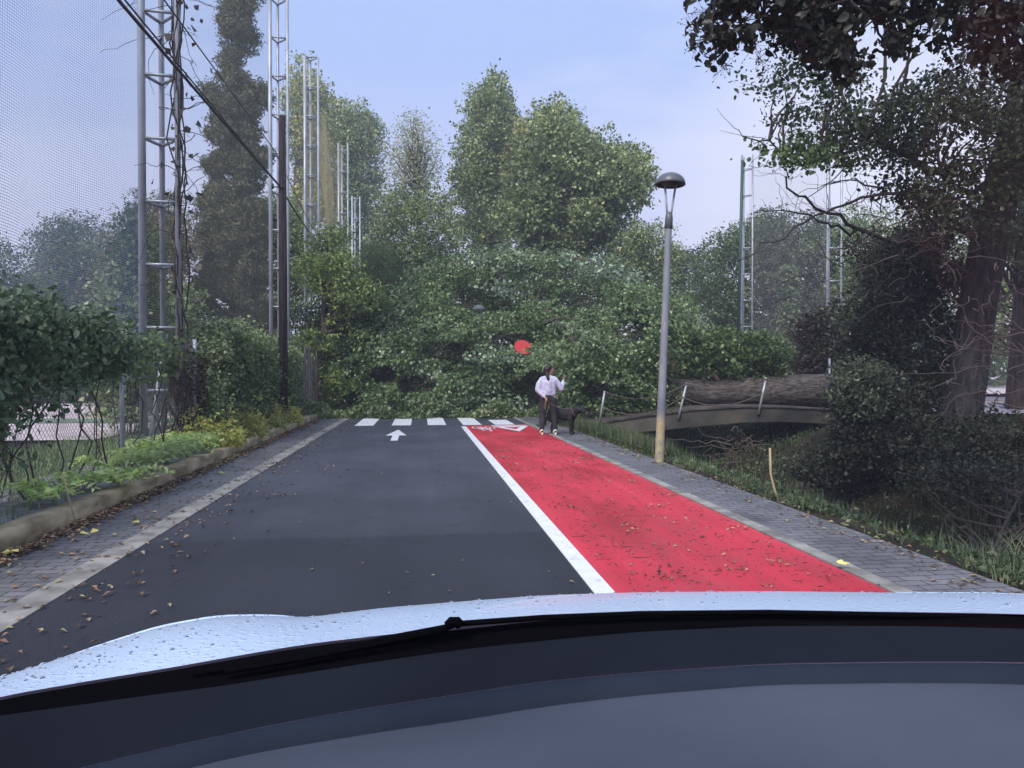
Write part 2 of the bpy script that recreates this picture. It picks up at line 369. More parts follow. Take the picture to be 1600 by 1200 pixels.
# ------------------------------------------------------------------ ground
def gz(X, Y):
    X = np.asarray(X, float); Y = np.asarray(Y, float)
    z = np.interp(X, [-60, -30, -12, -6, -4, -3.35, -3.2, 3.7, 3.9, 4.4, 5.3, 6.4, 8.1, 9.6, 11.2, 14, 60],
                  [.1, .1, .1, .1, .14, .13, -.03, -.03, -.02, -.08, -.5, -1.25, -1.35, -.65, .05, .25, .4])
    w = np.clip((X-4)/2, 0, 1)+np.clip((-5-X)/6, 0, 1)*.3
    n = np.sin(X*1.7+np.sin(Y*.8)*1.3)*np.cos(Y*1.1+X*.6)*.10+np.sin(X*4.1+Y*2.3)*.03+np.sin(Y*3.7-X*1.9)*.03
    z = z + n*w
    return z
xs = np.concatenate([np.linspace(-150, -14, 18), np.arange(-13, -3.4, .5), [-3.35, -3.2], np.arange(-3, 3.8, 1.0), np.arange(3.8, 14, .17), np.linspace(14.5, 150, 24)])
ys = np.concatenate([np.linspace(-40, 0, 12), np.arange(1, 32, .25), np.linspace(33, 260, 36)])
XX, YY = np.meshgrid(xs, ys)
m = MB(); m.grid(np.stack([XX, YY, gz(XX, YY)], -1)); struct(m.build('ground', M['soil']))
def slab(name, x0, x1, y0, y1, z0, z1, mt): 
    m = MB(); m.box(x0, x1, y0, y1, z0, z1); return struct(m.build(name, mt, smooth=False))
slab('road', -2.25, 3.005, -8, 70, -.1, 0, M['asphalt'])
slab('bike_lane', 1.245, 2.998, -8, 19.75, .0005, .0045, M['red'])
slab('kerb_edging', -2.46, -2.252, -8, 24, -.1, .010, M['concrete'])
slab('pavement', -3.2, -2.462, -8, 24, -.1, .006, M['pavers'])
slab('kerb', 3.007, 3.14, -8, 26, -.1, .012, M['concrete'])
slab('footpath', 3.142, 3.86, -8, 26, -.12, .008, M['pavers'])
m = MB(); m.grid([[(-70, 14.5, .165), (-6.2, 14.5, .165)], [(-70, 33, .165), (-6.2, 33, .165)]]); struct(m.build('gravel_yard', M['court']))
m = MB(); m.grid([[(-70, 19.5, .175), (-6.4, 19.5, .175)], [(-70, 21.5, .175), (-6.4, 21.5, .175)]]); struct(m.build('grass_strip', M['courtg']))
# asphalt joint, slightly raised newer layer
m = MB()
mk = [(1.17, 1.315)]
m.box(1.105, 1.24, -8, 19.3, .0005, .0075)
for c, x0, x1, y0, y1 in [(0, -1.79, -1.28, 20.0, 23.2), (0, -.78, -.25, 20.0, 23.4), (0, .22, .73, 20.0, 23.4), (0, 1.2, 1.72, 19.9, 23.4), (0, 2.1, 2.66, 19.9, 22.0)]:
    m.box(x0, x1, y0, y1, .0005, .0065)
m.box(1.95, 2.93, 19.42, 19.60, .001, .009)
# arrow
ax = -.55
m.add([(ax-.24, 16.6, .006), (ax+.24, 16.6, .006), (ax, 18.4, .006)], np.array([[0, 1, 2]]))
m.add([(ax-.075, 15.3, .006), (ax+.075, 15.3, .006), (ax+.075, 16.6, .006), (ax-.075, 16.6, .006)], np.array([[0, 1, 2, 3]]))
# open triangle, its apex towards the camera
def tri_ring(cx, y0, y1, hw, t):
    o = [(cx-hw, y1), (cx, y0), (cx+hw, y1)]
    c = np.mean(o, 0); i = [tuple(c+(np.array(p)-c)*t) for p in o]
    V = [(x, y, .0105) for x, y in o+i]
    m.add(V, np.array([[0, 1, 4, 3], [1, 2, 5, 4], [2, 0, 3, 5]]))
tri_ring(2.44, 17.4, 19.15, .48, .45)
# bicycle symbol, read from the far side
def ring2(cx, cy, rx, ry, w, n=24):
    a = np.linspace(0, 2*np.pi, n+1)
    A = np.array([[(cx+(rx-q*w)*math.cos(t), cy+(ry-q*w*1.6)*math.sin(t), .0105) for t in a] for q in (0, 1)]); m.grid(A[:, ::-1])
def bar2(x0, y0, x1, y1, w=.035):
    d = np.array([x1-x0, y1-y0]); d = d/np.linalg.norm(d); n = np.array([-d[1], d[0]*1.0])*w*.6; n[1] *= 2.0
    m.add([(x0-n[0], y0-n[1], .0108), (x1-n[0], y1-n[1], .0108), (x1+n[0], y1+n[1], .0108), (x0+n[0], y0+n[1], .0108)], np.array([[0, 1, 2, 3]]))
ring2(1.5, 18.75, .14, .42, .035); ring2(1.84, 18.75, .14, .42, .035) 
bar2(1.5, 18.75, 1.58, 18.0); bar2(1.58, 18.0, 1.76, 18.05); bar2(1.76, 18.05, 1.84, 18.75); bar2(1.58, 18.1, 1.68, 18.75); bar2(1.68, 18.75, 1.76, 18.05); bar2(1.5, 18.75, 1.68, 18.75)
bar2(1.54, 17.8, 1.63, 17.85); bar2(1.76, 18.05, 1.78, 17.6); bar2(1.78, 17.6, 1.72, 17.55)
mko = m.build('road_markings', M['paint'], smooth=False); mko['kind'] = 'structure'

# low wall on the left
ysw = np.arange(0, 24.01, .12); rw = np.random.default_rng(3)
rows = []
for y in ysw:
    dx = .012*math.sin(y*2.1)+rw.normal()*.004; dz = .01*math.sin(y*1.3)+rw.normal()*.004
    rows.append([(-3.2+dx*.3, y, -.02), (-3.2+dx, y, .14+dz), (-3.225+dx, y, .175+dz), (-3.37+dx, y, .18+dz), (-3.40+dx, y, .10)])
m = MB(); m.grid(np.array(rows)[:, ::-1]); o = m.build('low_wall', M['wallc']); tag(o, 'low brown mossy concrete wall edging the left pavement', 'wall')

# ------------------------------------------------------------------ crowns traced as outlines, filled in depth
def inside(poly, p):
    x, y = p[:, 0], p[:, 1]; r = np.zeros(len(p), bool); n = len(poly); j = n-1
    for i in range(n):
        xi, yi = poly[i]; xj, yj = poly[j]
        c = ((yi > y) != (yj > y)) & (x < (xj-xi)*(y-yi)/((yj-yi) or 1e-9)+xi); r ^= c; j = i
    return r
def edist(poly, p):
    d = np.full(len(p), 1e9); n = len(poly)
    for i in range(n):
        a = np.array(poly[i], float); b = np.array(poly[(i+1) % n], float); ab = b-a
        t = np.clip(((p-a)@ab)/(ab@ab), 0, 1); d = np.minimum(d, np.linalg.norm(p-(a+t[:, None]*ab), axis=1))
    return d
def fill(poly, n, d, T, rng, inset=0):
    poly = np.array(poly, float); lo, hi = poly.min(0), poly.max(0); out = []
    while sum(len(q) for q in out) < n:
        p = lo+(hi-lo)*rng.random((n*2, 2)); p = p[inside(poly, p)]
        e = edist(poly, p); out.append(np.c_[p, e][e >= inset])
    q = np.concatenate(out)[:n]; me = q[:, 2].max(); h = T*np.sqrt(np.clip(1-(1-q[:, 2]/me)**2, 0.02, 1))
    s = rng.random(n)*2-1; s = np.sign(s)*np.abs(s)**.6
    dd = (d(q[:, 0], q[:, 1]) if callable(d) else d)+s*h
    return P(q[:, 0], q[:, 1], dd)
def clusters(Cn, per, r, rng, flat=.8, bias=.45):
    n = len(Cn)*per; base = np.repeat(Cn, per, 0); dr = rng.normal(size=(n, 3)); dr /= np.linalg.norm(dr, axis=1)[:, None]
    rr = (bias+(1-bias)*rng.random(n)**.6)*r*np.repeat(.7+.6*rng.random(len(Cn)), per)
    dr[:, 2] *= flat; return base+dr*rr[:, None]
def spread(Cl, per, sig, rng, flat=.7):
    q = np.repeat(Cl, per, 0); g = rng.normal(size=q.shape)*sig; g[:, 2] *= flat; return q+g
def nlimbs(mb, curves, targets, rng, r0=.04, seg=5):
    D = np.concatenate([np.asarray(c) for c in curves])
    for c in targets:
        k = np.argmin(np.linalg.norm(D-c, axis=1)); a = D[k]; Lg = np.linalg.norm(c-a)
        mb.tube(wob(a, c, 6, Lg*.06, rng), np.linspace(min(r0, .008+.02*Lg), .006, 6), seg, cap=False)
def limbs(mb, trunk_pts, trunk_r, targets, rng, r0=.07, sag=.1, every=1, seg=5):
    tp = np.asarray(trunk_pts, float)
    zz = np.linspace(0, 1, len(tp)); T = np.linspace(0.15, 1, 40); dense = np.stack([np.interp(T, zz, tp[:, k]) for k in range(3)], 1)
    for c in targets[::every]:
        dist = np.linalg.norm((dense-c)[:, :2], axis=1)
        want = c[2]-.55*dist
        k = np.argmin(np.abs(dense[:, 2]-want)+.3*dist); a = dense[k]
        Lg = np.linalg.norm(c-a); mid = (a+c)/2+rng.normal(size=3)*Lg*.07; mid[2] += -sag*Lg
        pts = [a, (a+mid)/2+rng.normal(size=3)*Lg*.02, mid, (mid+c)/2+rng.normal(size=3)*Lg*.02, c]
        rr = min(r0, .02+.02*Lg)
        mb.tube(pts, [rr, rr*.8, rr*.6, rr*.42, rr*.2], seg, cap=False)
def wob(a, b, n, amp, rng):
    a = np.array(a, float); b = np.array(b, float); t = np.linspace(0, 1, n)[:, None]
    w = rng.normal(size=(n, 3))*amp; w[0] = 0; w[-1] = 0; w = (w+np.roll(w, 1, 0)+np.roll(w, -1, 0))/2; w[0] = 0
    return a+(b-a)*t+w
def poly_tree(name, label, cat, poly, d, T, lm, bm=None, nc=40, rc=.8, per=14, nl=12, sig=.16, leaf=.13, base=None, top=None,
              tr=.25, seed=0, group=None, up=.5, asp=.6, extra=None, trunk=True, flat=.8, droop=0, sparse_limb=1, bias=.45, foliage='crown', lseg=5, sag=.1, r0=.07):
    rng = np.random.default_rng(seed+100)
    if base is None:
        us = [q[0] for q in poly]; u = (min(us)+max(us))/2; b = PV(u, 586+8, d if not callable(d) else 26); base = (b[0], b[1], float(gz(b[0], b[1])))
    base = np.array(base, float)
    t = thing(name, label, cat, base, group=group)
    cen = fill(poly, nc, d, T, rng, inset=rc*FPX/(d if not callable(d) else 26)*.55)
    cl = clusters(cen, per, rc, rng, flat, bias); lv = spread(cl, nl, sig, rng)
    m = MB(); m.leaves(lv, leaf, up=up, asp=asp, rng=rng, droop=droop)
    if extra: extra(m, cen, cl, rng)
    m.build(foliage, lm, t)
    if trunk:
        m2 = MB()
        if top is None: c = cen[np.argsort(-cen[:, 2])[:4]].mean(0); top = c
        pts = wob(base-np.array([0, 0, .2]), top, 9, tr*.5, rng)
        m2.tube(pts, np.linspace(tr, tr*.15, 9)*np.r_[1.25, np.ones(8)], 10)
        limbs(m2, pts, tr, cen, rng, every=sparse_limb, seg=lseg, sag=sag, r0=r0)
        for c in cl[::6]:
            k = np.argmin(np.linalg.norm(cen-c, axis=1)); m2.tube([cen[k], (cen[k]+c)/2+rng.normal(size=3)*.04, c], [.016, .012, .006], 3, cap=False)
        m2.build('trunk', bm or M['bark'], t)
    return t
# ================================================================== background trees
poly_tree('poplar_tree', 'large round-topped green poplar right of the middle, its crown ending left of the domed lamp', 'tree',
    [(822, 190), (850, 165), (905, 175), (930, 200), (965, 225), (1000, 240), (1020, 265), (1010, 320), (985, 350), (990, 375), (930, 395), (880, 400), (800, 395), (770, 350), (790, 280)],
    38, 3.6, M['l_poplar'], M['barkpale'], nc=237, rc=0.68, per=18, nl=13, sig=0.18, leaf=0.167, base=(7.5, 38, 0), tr=.34, flat=1.5, seed=1, up=.35, asp=.8)
poly_tree('poplar_tree', 'tallest slender poplar near the middle with a thin yellowing top', 'tree',
    [(712, 190), (735, 130), (765, 113), (795, 130), (805, 165), (822, 215), (815, 300), (800, 380), (740, 400), (700, 380), (704, 290), (706, 235)],
    46, 2.6, M['l_poplar'], M['barkpale'], nc=199, rc=0.65, per=14, nl=11, sig=0.19, leaf=0.167, base=(4.2, 46, 0), tr=.3, flat=1.5, seed=2, up=.35, asp=.8)
poly_tree('poplar_tree', 'yellow-green poplar top showing between the two biggest green poplars', 'tree',
    [(800, 200), (822, 170), (850, 200), (860, 260), (850, 340), (800, 350), (785, 260)],
    43, 1.4, M['l_poplary'], M['barkpale'], nc=79, rc=0.58, per=10, nl=10, sig=0.19, leaf=0.158, base=(7.2, 43.5, 0), tr=.2, flat=1.5, seed=3, asp=.8)
poly_tree('poplar_tree', 'half-bare pale poplar with thin branches left of the tallest poplar', 'tree',
    [(602, 235), (625, 178), (655, 170), (680, 205), (698, 240), (690, 300), (660, 350), (620, 330), (600, 290)],
    45, 2.2, M['l_sparse'], M['barkpale'], nc=120, rc=.9, per=9, nl=5, sig=.30, leaf=.14, base=(.3, 45, 0), tr=.28, seed=4, lseg=4, r0=.11)
poly_tree('poplar_tree', 'loose yellow-tipped poplar rising behind the second lattice mast', 'tree',
    [(440, 100), (470, 88), (505, 118), (515, 150), (535, 170), (540, 330), (500, 380), (450, 360), (440, 250)],
    66, 4.29, M['l_poplary'], M['barkpale'], nc=161, rc=1.01, per=10, nl=11, sig=0.30, leaf=0.264, base=(-13.2, 66.0, 0), tr=.3, flat=1.5, seed=5, asp=.8)
poly_tree('poplar_tree', 'green poplar with ragged top behind the two farthest lattice masts', 'tree',
    [(520, 160), (560, 165), (598, 190), (600, 240), (598, 330), (620, 420), (590, 470), (520, 420), (510, 300)],
    64, 3.78, M['l_poplar'], M['bark'], nc=190, rc=0.94, per=12, nl=11, sig=0.26, leaf=0.229, base=(-6.5, 64.0, 0), tr=.3, flat=1.5, seed=6, asp=.8)
poly_tree('poplar_tree', 'young bluish-green poplar growing low behind the fallen crown', 'tree',
    [(590, 300), (625, 285), (655, 300), (700, 270), (722, 350), (715, 440), (690, 500), (600, 500), (580, 400)],
    36, 2.2, M['l_poplar'], M['bark'], nc=133, rc=0.65, per=14, nl=12, sig=0.17, leaf=0.141, base=(-.2, 36, 0), tr=.2, flat=1.5, seed=7)
poly_tree('poplar_tree', 'small dark poplar just left of the domed street lamp post', 'tree',
    [(975, 360), (1000, 340), (1030, 340), (1045, 360), (1068, 395), (1066, 440), (1000, 450), (940, 410)],
    36, 1.6, M['l_poplar'], M['bark'], nc=68, rc=0.54, per=12, nl=11, sig=0.16, leaf=0.141, base=(12.5, 36, 0), tr=.18, flat=1.5, seed=8)
poly_tree('cedar_tree', 'far dark cedar with flat tiers behind the lamp post', 'tree',
    [(1030, 385), (1062, 372), (1090, 395), (1100, 430), (1090, 520), (1040, 520), (1020, 430)],
    52, 2.2, M['l_dark'], M['barkdark'], nc=40, rc=1.1, per=16, nl=10, sig=.24, leaf=.2, base=(21, 50, 0), tr=.25, seed=9, flat=.3, up=1)
poly_tree('broadleaf_tree', 'broad bluish-green tree behind the first pale lattice mast on the right', 'tree',
    [(1075, 400), (1100, 378), (1135, 350), (1175, 335), (1215, 325), (1235, 360), (1235, 500), (1180, 560), (1090, 550), (1072, 470)],
    44, 3.4, M['l_mid'], M['bark'], nc=110, rc=1.1, per=18, nl=12, sig=.25, leaf=.18, base=(22, 42, 0), tr=.3, seed=10)
poly_tree('broadleaf_tree', 'grey-olive tree standing between the two right-hand lattice masts', 'tree',
    [(1180, 345), (1210, 320), (1260, 332), (1310, 330), (1330, 400), (1330, 560), (1200, 570), (1165, 480)],
    39, 2.6, M['l_grey'], M['bark'], nc=115, rc=1.0, per=18, nl=12, sig=.23, leaf=.16, base=(23, 37, 0), tr=.28, seed=11)
poly_tree('broadleaf_tree', 'yellowish round-topped tree behind the bare branches', 'tree',
    [(1290, 335), (1330, 312), (1380, 318), (1425, 335), (1440, 420), (1430, 560), (1310, 560), (1290, 440)],
    36, 2.6, M['l_vine'], M['bark'], nc=100, rc=1.0, per=18, nl=12, sig=.22, leaf=.14, base=(25, 33, 0), tr=.28, seed=12)
poly_tree('broadleaf_tree', 'olive tree seen past the leaning trunk near the right edge', 'tree',
    [(1400, 330), (1480, 320), (1600, 340), (1700, 330), (1720, 560), (1420, 560)],
    30, 2.2, M['l_vine'], M['bark'], nc=90, rc=1.0, per=16, nl=11, sig=.22, leaf=.15, base=(27, 22, 0), tr=.25, seed=13)
poly_tree('broadleaf_tree', 'hazy domed tree far behind the net on the left', 'tree',
    [(40, 385), (70, 345), (120, 330), (165, 340), (185, 390), (190, 500), (60, 500)],
    46, 3.4, M['l_mid'], M['bark'], nc=80, rc=1.2, per=18, nl=11, sig=.26, leaf=.19, base=(-24, 37, 0), tr=.3, seed=14)
poly_tree('broadleaf_tree', 'low dark tree behind the net at the left edge', 'tree',
    [(-90, 360), (-10, 370), (40, 385), (95, 420), (105, 560), (-90, 560)],
    36, 2.8, M['l_mid'], M['bark'], nc=90, rc=1.1, per=18, nl=11, sig=.24, leaf=.15, base=(-24, 27, 0), tr=.28, seed=15)
def spikes(m, cen, cl, rng): pass
poly_tree('cypress_tree', 'tall dark cypress tapering above the net between the first two lattice masts', 'tree',
    [(362, -170), (382, -170), (392, -60), (408, -10), (394, 20), (412, 70), (394, 110), (424, 150), (402, 190), (428, 250), (410, 280), (430, 330), (430, 420), (432, 530), (300, 530), (310, 400), (306, 340), (322, 290), (312, 262), (340, 235), (308, 205), (336, 175), (314, 140), (342, 112), (322, 88), (350, 60), (334, 20), (354, -20), (346, -60)],
    26, 1.35, M['l_conif'], M['barkdark'], nc=420, rc=.30, per=20, nl=12, sig=.10, leaf=.14, base=tuple(PV(366, 586+52, 26)), top=tuple(PV(372, -140, 26)), tr=.16, seed=16, asp=.35, up=.3, droop=-.5)
poly_tree('cypress_tree', 'brownish rounded cypress behind the net beside the first lattice mast', 'tree',
    [(175, 345), (200, 300), (235, 285), (285, 300), (310, 360), (315, 540), (130, 540), (140, 430)],
    24, 1.5, M['l_conifb'], M['barkdark'], nc=130, rc=.45, per=20, nl=13, sig=.12, leaf=.11, base=(-9.6, 23, .1), tr=.22, seed=17, asp=.35, droop=-.5)
poly_tree('bushy_tree', 'yellow-green bushy tree at the end of the left fence', 'tree',
    [(478, 375), (505, 350), (530, 352), (548, 385), (575, 420), (600, 450), (612, 490), (590, 540), (560, 570), (545, 640), (490, 640), (470, 560), (465, 460)],
    26, 1.7, M['l_yel'], M['bark'], nc=95, rc=.55, per=24, nl=13, sig=.13, leaf=.12, base=(-3.7, 26, 0), tr=.16, seed=18, up=.7)
poly_tree('dark_shrub', 'dark glossy evergreen shrub below the yellow-green bushy tree', 'shrub',
    [(455, 480), (520, 470), (590, 500), (625, 560), (610, 640), (500, 650), (478, 560)],
    26.6, 1.3, M['l_dark'], M['bark'], nc=75, rc=.6, per=22, nl=13, sig=.13, leaf=.11, base=(-2.6, 26.5, 0), tr=.1, seed=19)
poly_tree('conifer_tree', 'small deep-green conifer behind the yellow-green bushy tree', 'tree',
    [(562, 385), (595, 372), (625, 400), (650, 440), (655, 520), (600, 540), (560, 470)],
    32, 1.5, M['l_mid'], M['bark'], nc=70, rc=.6, per=22, nl=14, sig=.14, leaf=.10, base=(-1.6, 32, 0), tr=.16, seed=20, asp=.3)
# ivy-clad post on the right
t = thing('ivy_column', 'narrow ivy-covered pole between the two right-hand lattice masts', 'pole', G(1232, 586+47))
b = np.array(t.location); rng = np.random.default_rng(31)
m = MB(); h = 6.4; zz = rng.random(520)*h; aa = rng.random(520)*6.283; rr = .18+.22*rng.random(520)
cl = b+np.stack([np.cos(aa)*rr, np.sin(aa)*rr, zz], 1); m.leaves(spread(cl, 12, .10, rng), .13, up=.2, asp=.8, rng=rng); m.build('ivy', M['l_vine'], t)
m = MB(); m.tube([b, b+[0, 0, h*.98]], .09, 8); m.build('pole', M['barkdark'], t)
poly_tree('broadleaf_tree', 'dark loose tree behind the wooden pole and the second mast', 'tree',
    [(395, 330), (430, 300), (480, 330), (495, 420), (490, 620), (395, 620)], 36, 1.6, M['l_poplar'], M['bark'], nc=110, rc=.7, per=20, nl=12, sig=.17, leaf=.15, base=(-8.6, 35, 0), tr=.2, seed=27)
poly_tree('willow_thicket', 'dark green thicket closing the gap directly behind the fallen crown', 'thicket',
    [(600, 440), (680, 400), (760, 385), (860, 390), (960, 400), (1050, 420), (1090, 470), (1100, 640), (600, 640)], 33, 1.6, M['l_mid'], M['bark'], nc=260, rc=.75, per=18, nl=12, sig=.18, leaf=.15, base=(4.5, 34, 0), tr=.2, seed=28, sparse_limb=3)
# far wood closing the horizon
rng = np.random.default_rng(77); m = MB(); an = rng.random(2600)
ang = R_(-60)+an*R_(125); rad = 66+rng.random(2600)*14; hh = (5.5+2.2*np.sin(ang*9)+1.2*np.sin(ang*23))*rng.random(2600)**.7
cen = np.stack([np.sin(ang)*rad, np.cos(ang)*rad, hh], 1); m.leaves(spread(cen, 26, .75, rng), .42, rng=rng); o = m.build('distant_wood', M['l_mid']); o['kind'] = 'stuff'; o['label'] = 'far green wood behind the yard and the creek'; o['category'] = 'wood'

# ================================================================== fallen tree
H_OUT = [(600, 500), (640, 460), (690, 400), (740, 385), (790, 378), (860, 382), (930, 400), (975, 425), (1030, 445), (1075, 480), (1095, 520), (1100, 570), (1060, 600), (1010, 580), (985, 620), (930, 640), (840, 648), (760, 652), (640, 652), (560, 650), (575, 600), (590, 545)]
fb = PV(1290, 628, 20.9)
ft = thing('fallen_tree', 'huge fallen poplar lying over the footbridge with its leafy crown blocking the road', 'tree', (fb[0], fb[1], 0))
rng = np.random.default_rng(40)
def dep(u, v): return 28.6-(np.clip(v, 380, 652)-380)/272*4.1
cen = fill(H_OUT, 330, dep, 1.5, rng, inset=12)
rel = cen-C0; dd_ = rel@Fv; pu = 800+FPX*(rel@Rv)/dd_; pv = 600-FPX*(rel@Uv)/dd_
keep = np.ones(len(cen), bool)
for hu, hv, hw, hh in ((760, 468, 48, 20), (838, 618, 26, 40), (700, 552, 40, 14), (905, 470, 30, 12), (650, 600, 30, 14), (1000, 560, 22, 14)): keep &= (((pu-hu)/hw)**2+((pv-hv)/hh)**2 > 1) | (dd_ > dep(pu, pv)+.7)
cen = cen[keep]
cen = np.concatenate([cen, fill([(880, 545), (960, 520), (1010, 545), (1020, 580), (1000, 606), (1000, 640), (960, 652), (900, 645)], 40, 21.2, .45, rng, inset=8), fill([(930, 440), (1050, 470), (1090, 530), (1080, 580), (1000, 590), (930, 560)], 44, 23.2, .7, rng, inset=10)])
dirh = np.array([-.55, -.25, -.35])
m = MB(); tws = MB()
cl = clusters(cen[::2], 22, .62, rng, .55, .3); q = np.repeat(cl, 10, 0); lv = q+rng.normal(size=q.shape)*.13; lv[:, 2] = np.maximum(lv[:, 2], .06)
HOL = ((760, 466, 52, 22), (836, 618, 30, 42), (700, 548, 46, 15), (905, 468, 34, 13), (650, 600, 34, 15), (985, 520, 26, 16), (800, 530, 40, 11), (600, 585, 22, 14), (870, 430, 26, 9), (930, 610, 22, 14))
def hol(p):
    rel = p-C0; dd = rel@Fv; pu = 800+FPX*(rel@Rv)/dd; pv = 600-FPX*(rel@Uv)/dd; k = np.ones(len(p), bool)
    for hu, hv, hw, hh in HOL: k &= (((pu-hu)/hw)**2+((pv-hv)/hh)**2 > .75+.5*rng.random(len(p))) | (dd > dep(pu, pv)+.8)
    return p[k]
lv = hol(lv); m.leaves(lv, .105, up=.4, asp=.8, rng=rng)
for c in np.repeat(cen, 5, 0):
    st = c+rng.normal(size=3)*[.5, .4, .35]; uu_ = 800+FPX*((st-C0)@Rv)/((st-C0)@Fv); sg = -1 if uu_ < 930 else 1
    d_ = np.array([(sg if uu_ < 990 else .25)*(.75+.35*rng.random()), -.45+.5*rng.normal(), .25*rng.normal()]); d_ /= np.linalg.norm(d_); Ls = .8+.9*rng.random(); t_ = np.linspace(0, 1, 7)[:, None]
    p = st+d_*Ls*t_+np.array([0, 0, -1.])*(Ls*(.25+.45*rng.random()))*t_**2; p[:, 2] = np.maximum(p[:, 2], .08)
    if rng.random() < .3: tws.tube(p, np.linspace(.014, .004, 7), 3, cap=False)
    n_ = int(46*Ls/1.2); f = rng.random(n_)*6; k = np.minimum(f.astype(int), 5); fr = (f-k)[:, None]
    b_ = p[k]*(1-fr)+p[k+1]*fr+rng.normal(size=(n_, 3))*[.085, .085, .045]+np.array([0, 0, -.05])*rng.random((n_, 1))
    b_ = hol(b_); n_ = len(b_)
    m.leaves(b_, .105, up=.75, asp=.8, rng=rng, dirs=np.tile(d_+[0, 0, -.6], (n_, 1)))
m.build('crown', M['l_fall'], ft)
# sprays showing pale undersides, in bands along drooping boughs
m = MB(); tw = tws
bands = [((730, 556, 24.2), (910, 560, 24.0), 30), ((700, 410, 27), (880, 400, 27), 18), ((880, 400, 26.8), (1000, 440, 26), 18), ((640, 500, 25.6), (760, 520, 25.2), 16), ((1000, 470, 25), (1080, 520, 24), 16),
         ((590, 545, 25), (700, 600, 24.3), 16), ((860, 500, 25), (980, 540, 24.4), 16), ((880, 600, 23.8), (960, 590, 23.6), 14), ((650, 625, 23.8), (820, 632, 23.8), 16), ((740, 440, 26.6), (800, 460, 26.2), 8)]
for a, b_, k in bands:
    a = PV(*a); b_ = PV(*b_); pts = wob(a, b_, 7, .12, rng); tw.tube(pts, np.linspace(.03, .01, 7), 4)
    for _ in range(k*2):
        f = rng.random(); c = a+(b_-a)*f+rng.normal(size=3)*[.18, .18, .12]
        m.leaves(c+rng.normal(size=(9, 3))*.13, .13, up=.15, asp=.85, rng=rng)
m.build('pale_spray', M['l_fallp'], ft)['label'] = 'pale leaf undersides turned up along the drooping boughs'
# trunk lying on the deck
ax0 = PV(1345, 628, 20.8); ax1 = PV(1040, 604, 21.6); ax2 = PV(930, 585, 23.2); ax3 = PV(830, 560, 25.0)
ax0[2] = .5+.45; ax1[2] = .5+.37; 
tt = np.linspace(0, 1, 90)
key = np.array([ax0, ax0*.5+ax1*.5, ax1, ax2, ax3]); kt = np.array([0, .26, .52, .76, 1])
pts = np.stack([np.interp(tt, kt, key[:, k]) for k in range(3)], 1)
pts = np.stack([np.convolve(np.pad(pts[:, k], 6, 'edge'), np.ones(13)/13, 'valid') for k in range(3)], 1)
rad = np.interp(tt, [0, .05, .3, .52, .76, 1], [.50, .44, .385, .32, .22, .13])
ph = rng.random(14)*6.28
def bk(f, a):
    r = np.ones_like(a)
    for k in range(14):
        r += .019*np.abs(np.sin((a*(5+k)+ph[k])+f*(2+k*1.7)*2.0+1.6*np.sin(f*23+ph[k])))
    return r+.03*np.sin(2*a+f*6)+.012*np.sin(f*90+a*4)
m = MB(); m.tube(pts, rad, 64, bump=bk); m.build('trunk', M['barkfall'], ft)
# root plate and torn roots hidden in the bushes
m = MB()
for k in range(40):
    a = rng.random()*6.28; c = ax0+np.array([0, 0, 0]); L1 = .7+rng.random()*.8
    out = np.array([.5*rng.random(), math.cos(a)*.6, math.sin(a)]); e_ = c+out*L1
    if e_[2] < -.3: e_[2] = -.3
    m.tube(wob(c, e_, 6, .09, rng), np.linspace(.12, .015, 6), 6, cap=False)
m.build('root_plate', M['barkdark'], ft)
# big limbs
m = MB(); LC = [pts[40:]]
for pl, r0, r1 in [([(1078, 592, 21.6), (1045, 560, 22.0), (1010, 515, 22.6), (985, 470, 23.6)], .13, .06), ([(1040, 600, 21.8), (1000, 580, 23.2), (940, 540, 25), (860, 510, 26.6), (800, 500, 27.2)], .15, .05),
                   ([(930, 585, 23.2), (900, 540, 24.5), (840, 470, 26.6), (780, 430, 27.5)], .16, .05), ([(830, 560, 25), (760, 540, 25.6), (690, 520, 26.2), (620, 540, 26)], .14, .04),
                   ([(830, 560, 25), (760, 600, 24.5), (690, 615, 24.3)], .1, .03), ([(1000, 580, 22.4), (1030, 520, 23.6), (1050, 480, 24.6)], .09, .03), ([(960, 590, 22.8), (920, 560, 22.9), (870, 545, 23.6)], .05, .02),
                   ([(850, 502, 24.6), (880, 497, 24.3), (925, 500, 24.0)], .04, .03)]:
    p = np.array([PV(*q) for q in pl]); t_ = np.linspace(0, 1, 14); kk = np.linspace(0, 1, len(p))
    pp = np.stack([np.interp(t_, kk, p[:, c]) for c in range(3)], 1)+rng.normal(size=(14, 3))*.03
    m.tube(pp, np.linspace(r0, r1, 14), 8); LC.append(pp)
nlimbs(m, LC, cen[::2], rng, .03)
m.build('branch', M['bark'], ft)
m = MB(); m.tube([PV(1126, 600, 21.2), PV(1116, 586, 21.1), PV(1108, 578, 21.1)], [.09, .06, .045], 9)
o = m.build('broken_stub', noisy('torn_wood', (.22, .14, .09), (.36, .25, .17), 8, .8), ft); o['label'] = 'torn orange-brown branch stub on top of the trunk'
tw.build('twig', M['twig'], ft)
# leafy side branch over the trunk on the right
cen2 = fill([(1060, 500), (1120, 510), (1180, 512), (1225, 535), (1242, 575), (1225, 592), (1150, 590), (1090, 585), (1060, 560)], 44, 21.6, .7, rng, inset=6)
cl2 = clusters(cen2, 20, .42, rng, .6); lv2 = spread(cl2, 11, .11, rng)
m = MB(); m.leaves(lv2, .105, up=.6, asp=.8, rng=rng); m.build('side_branch', M['l_mid'], ft)
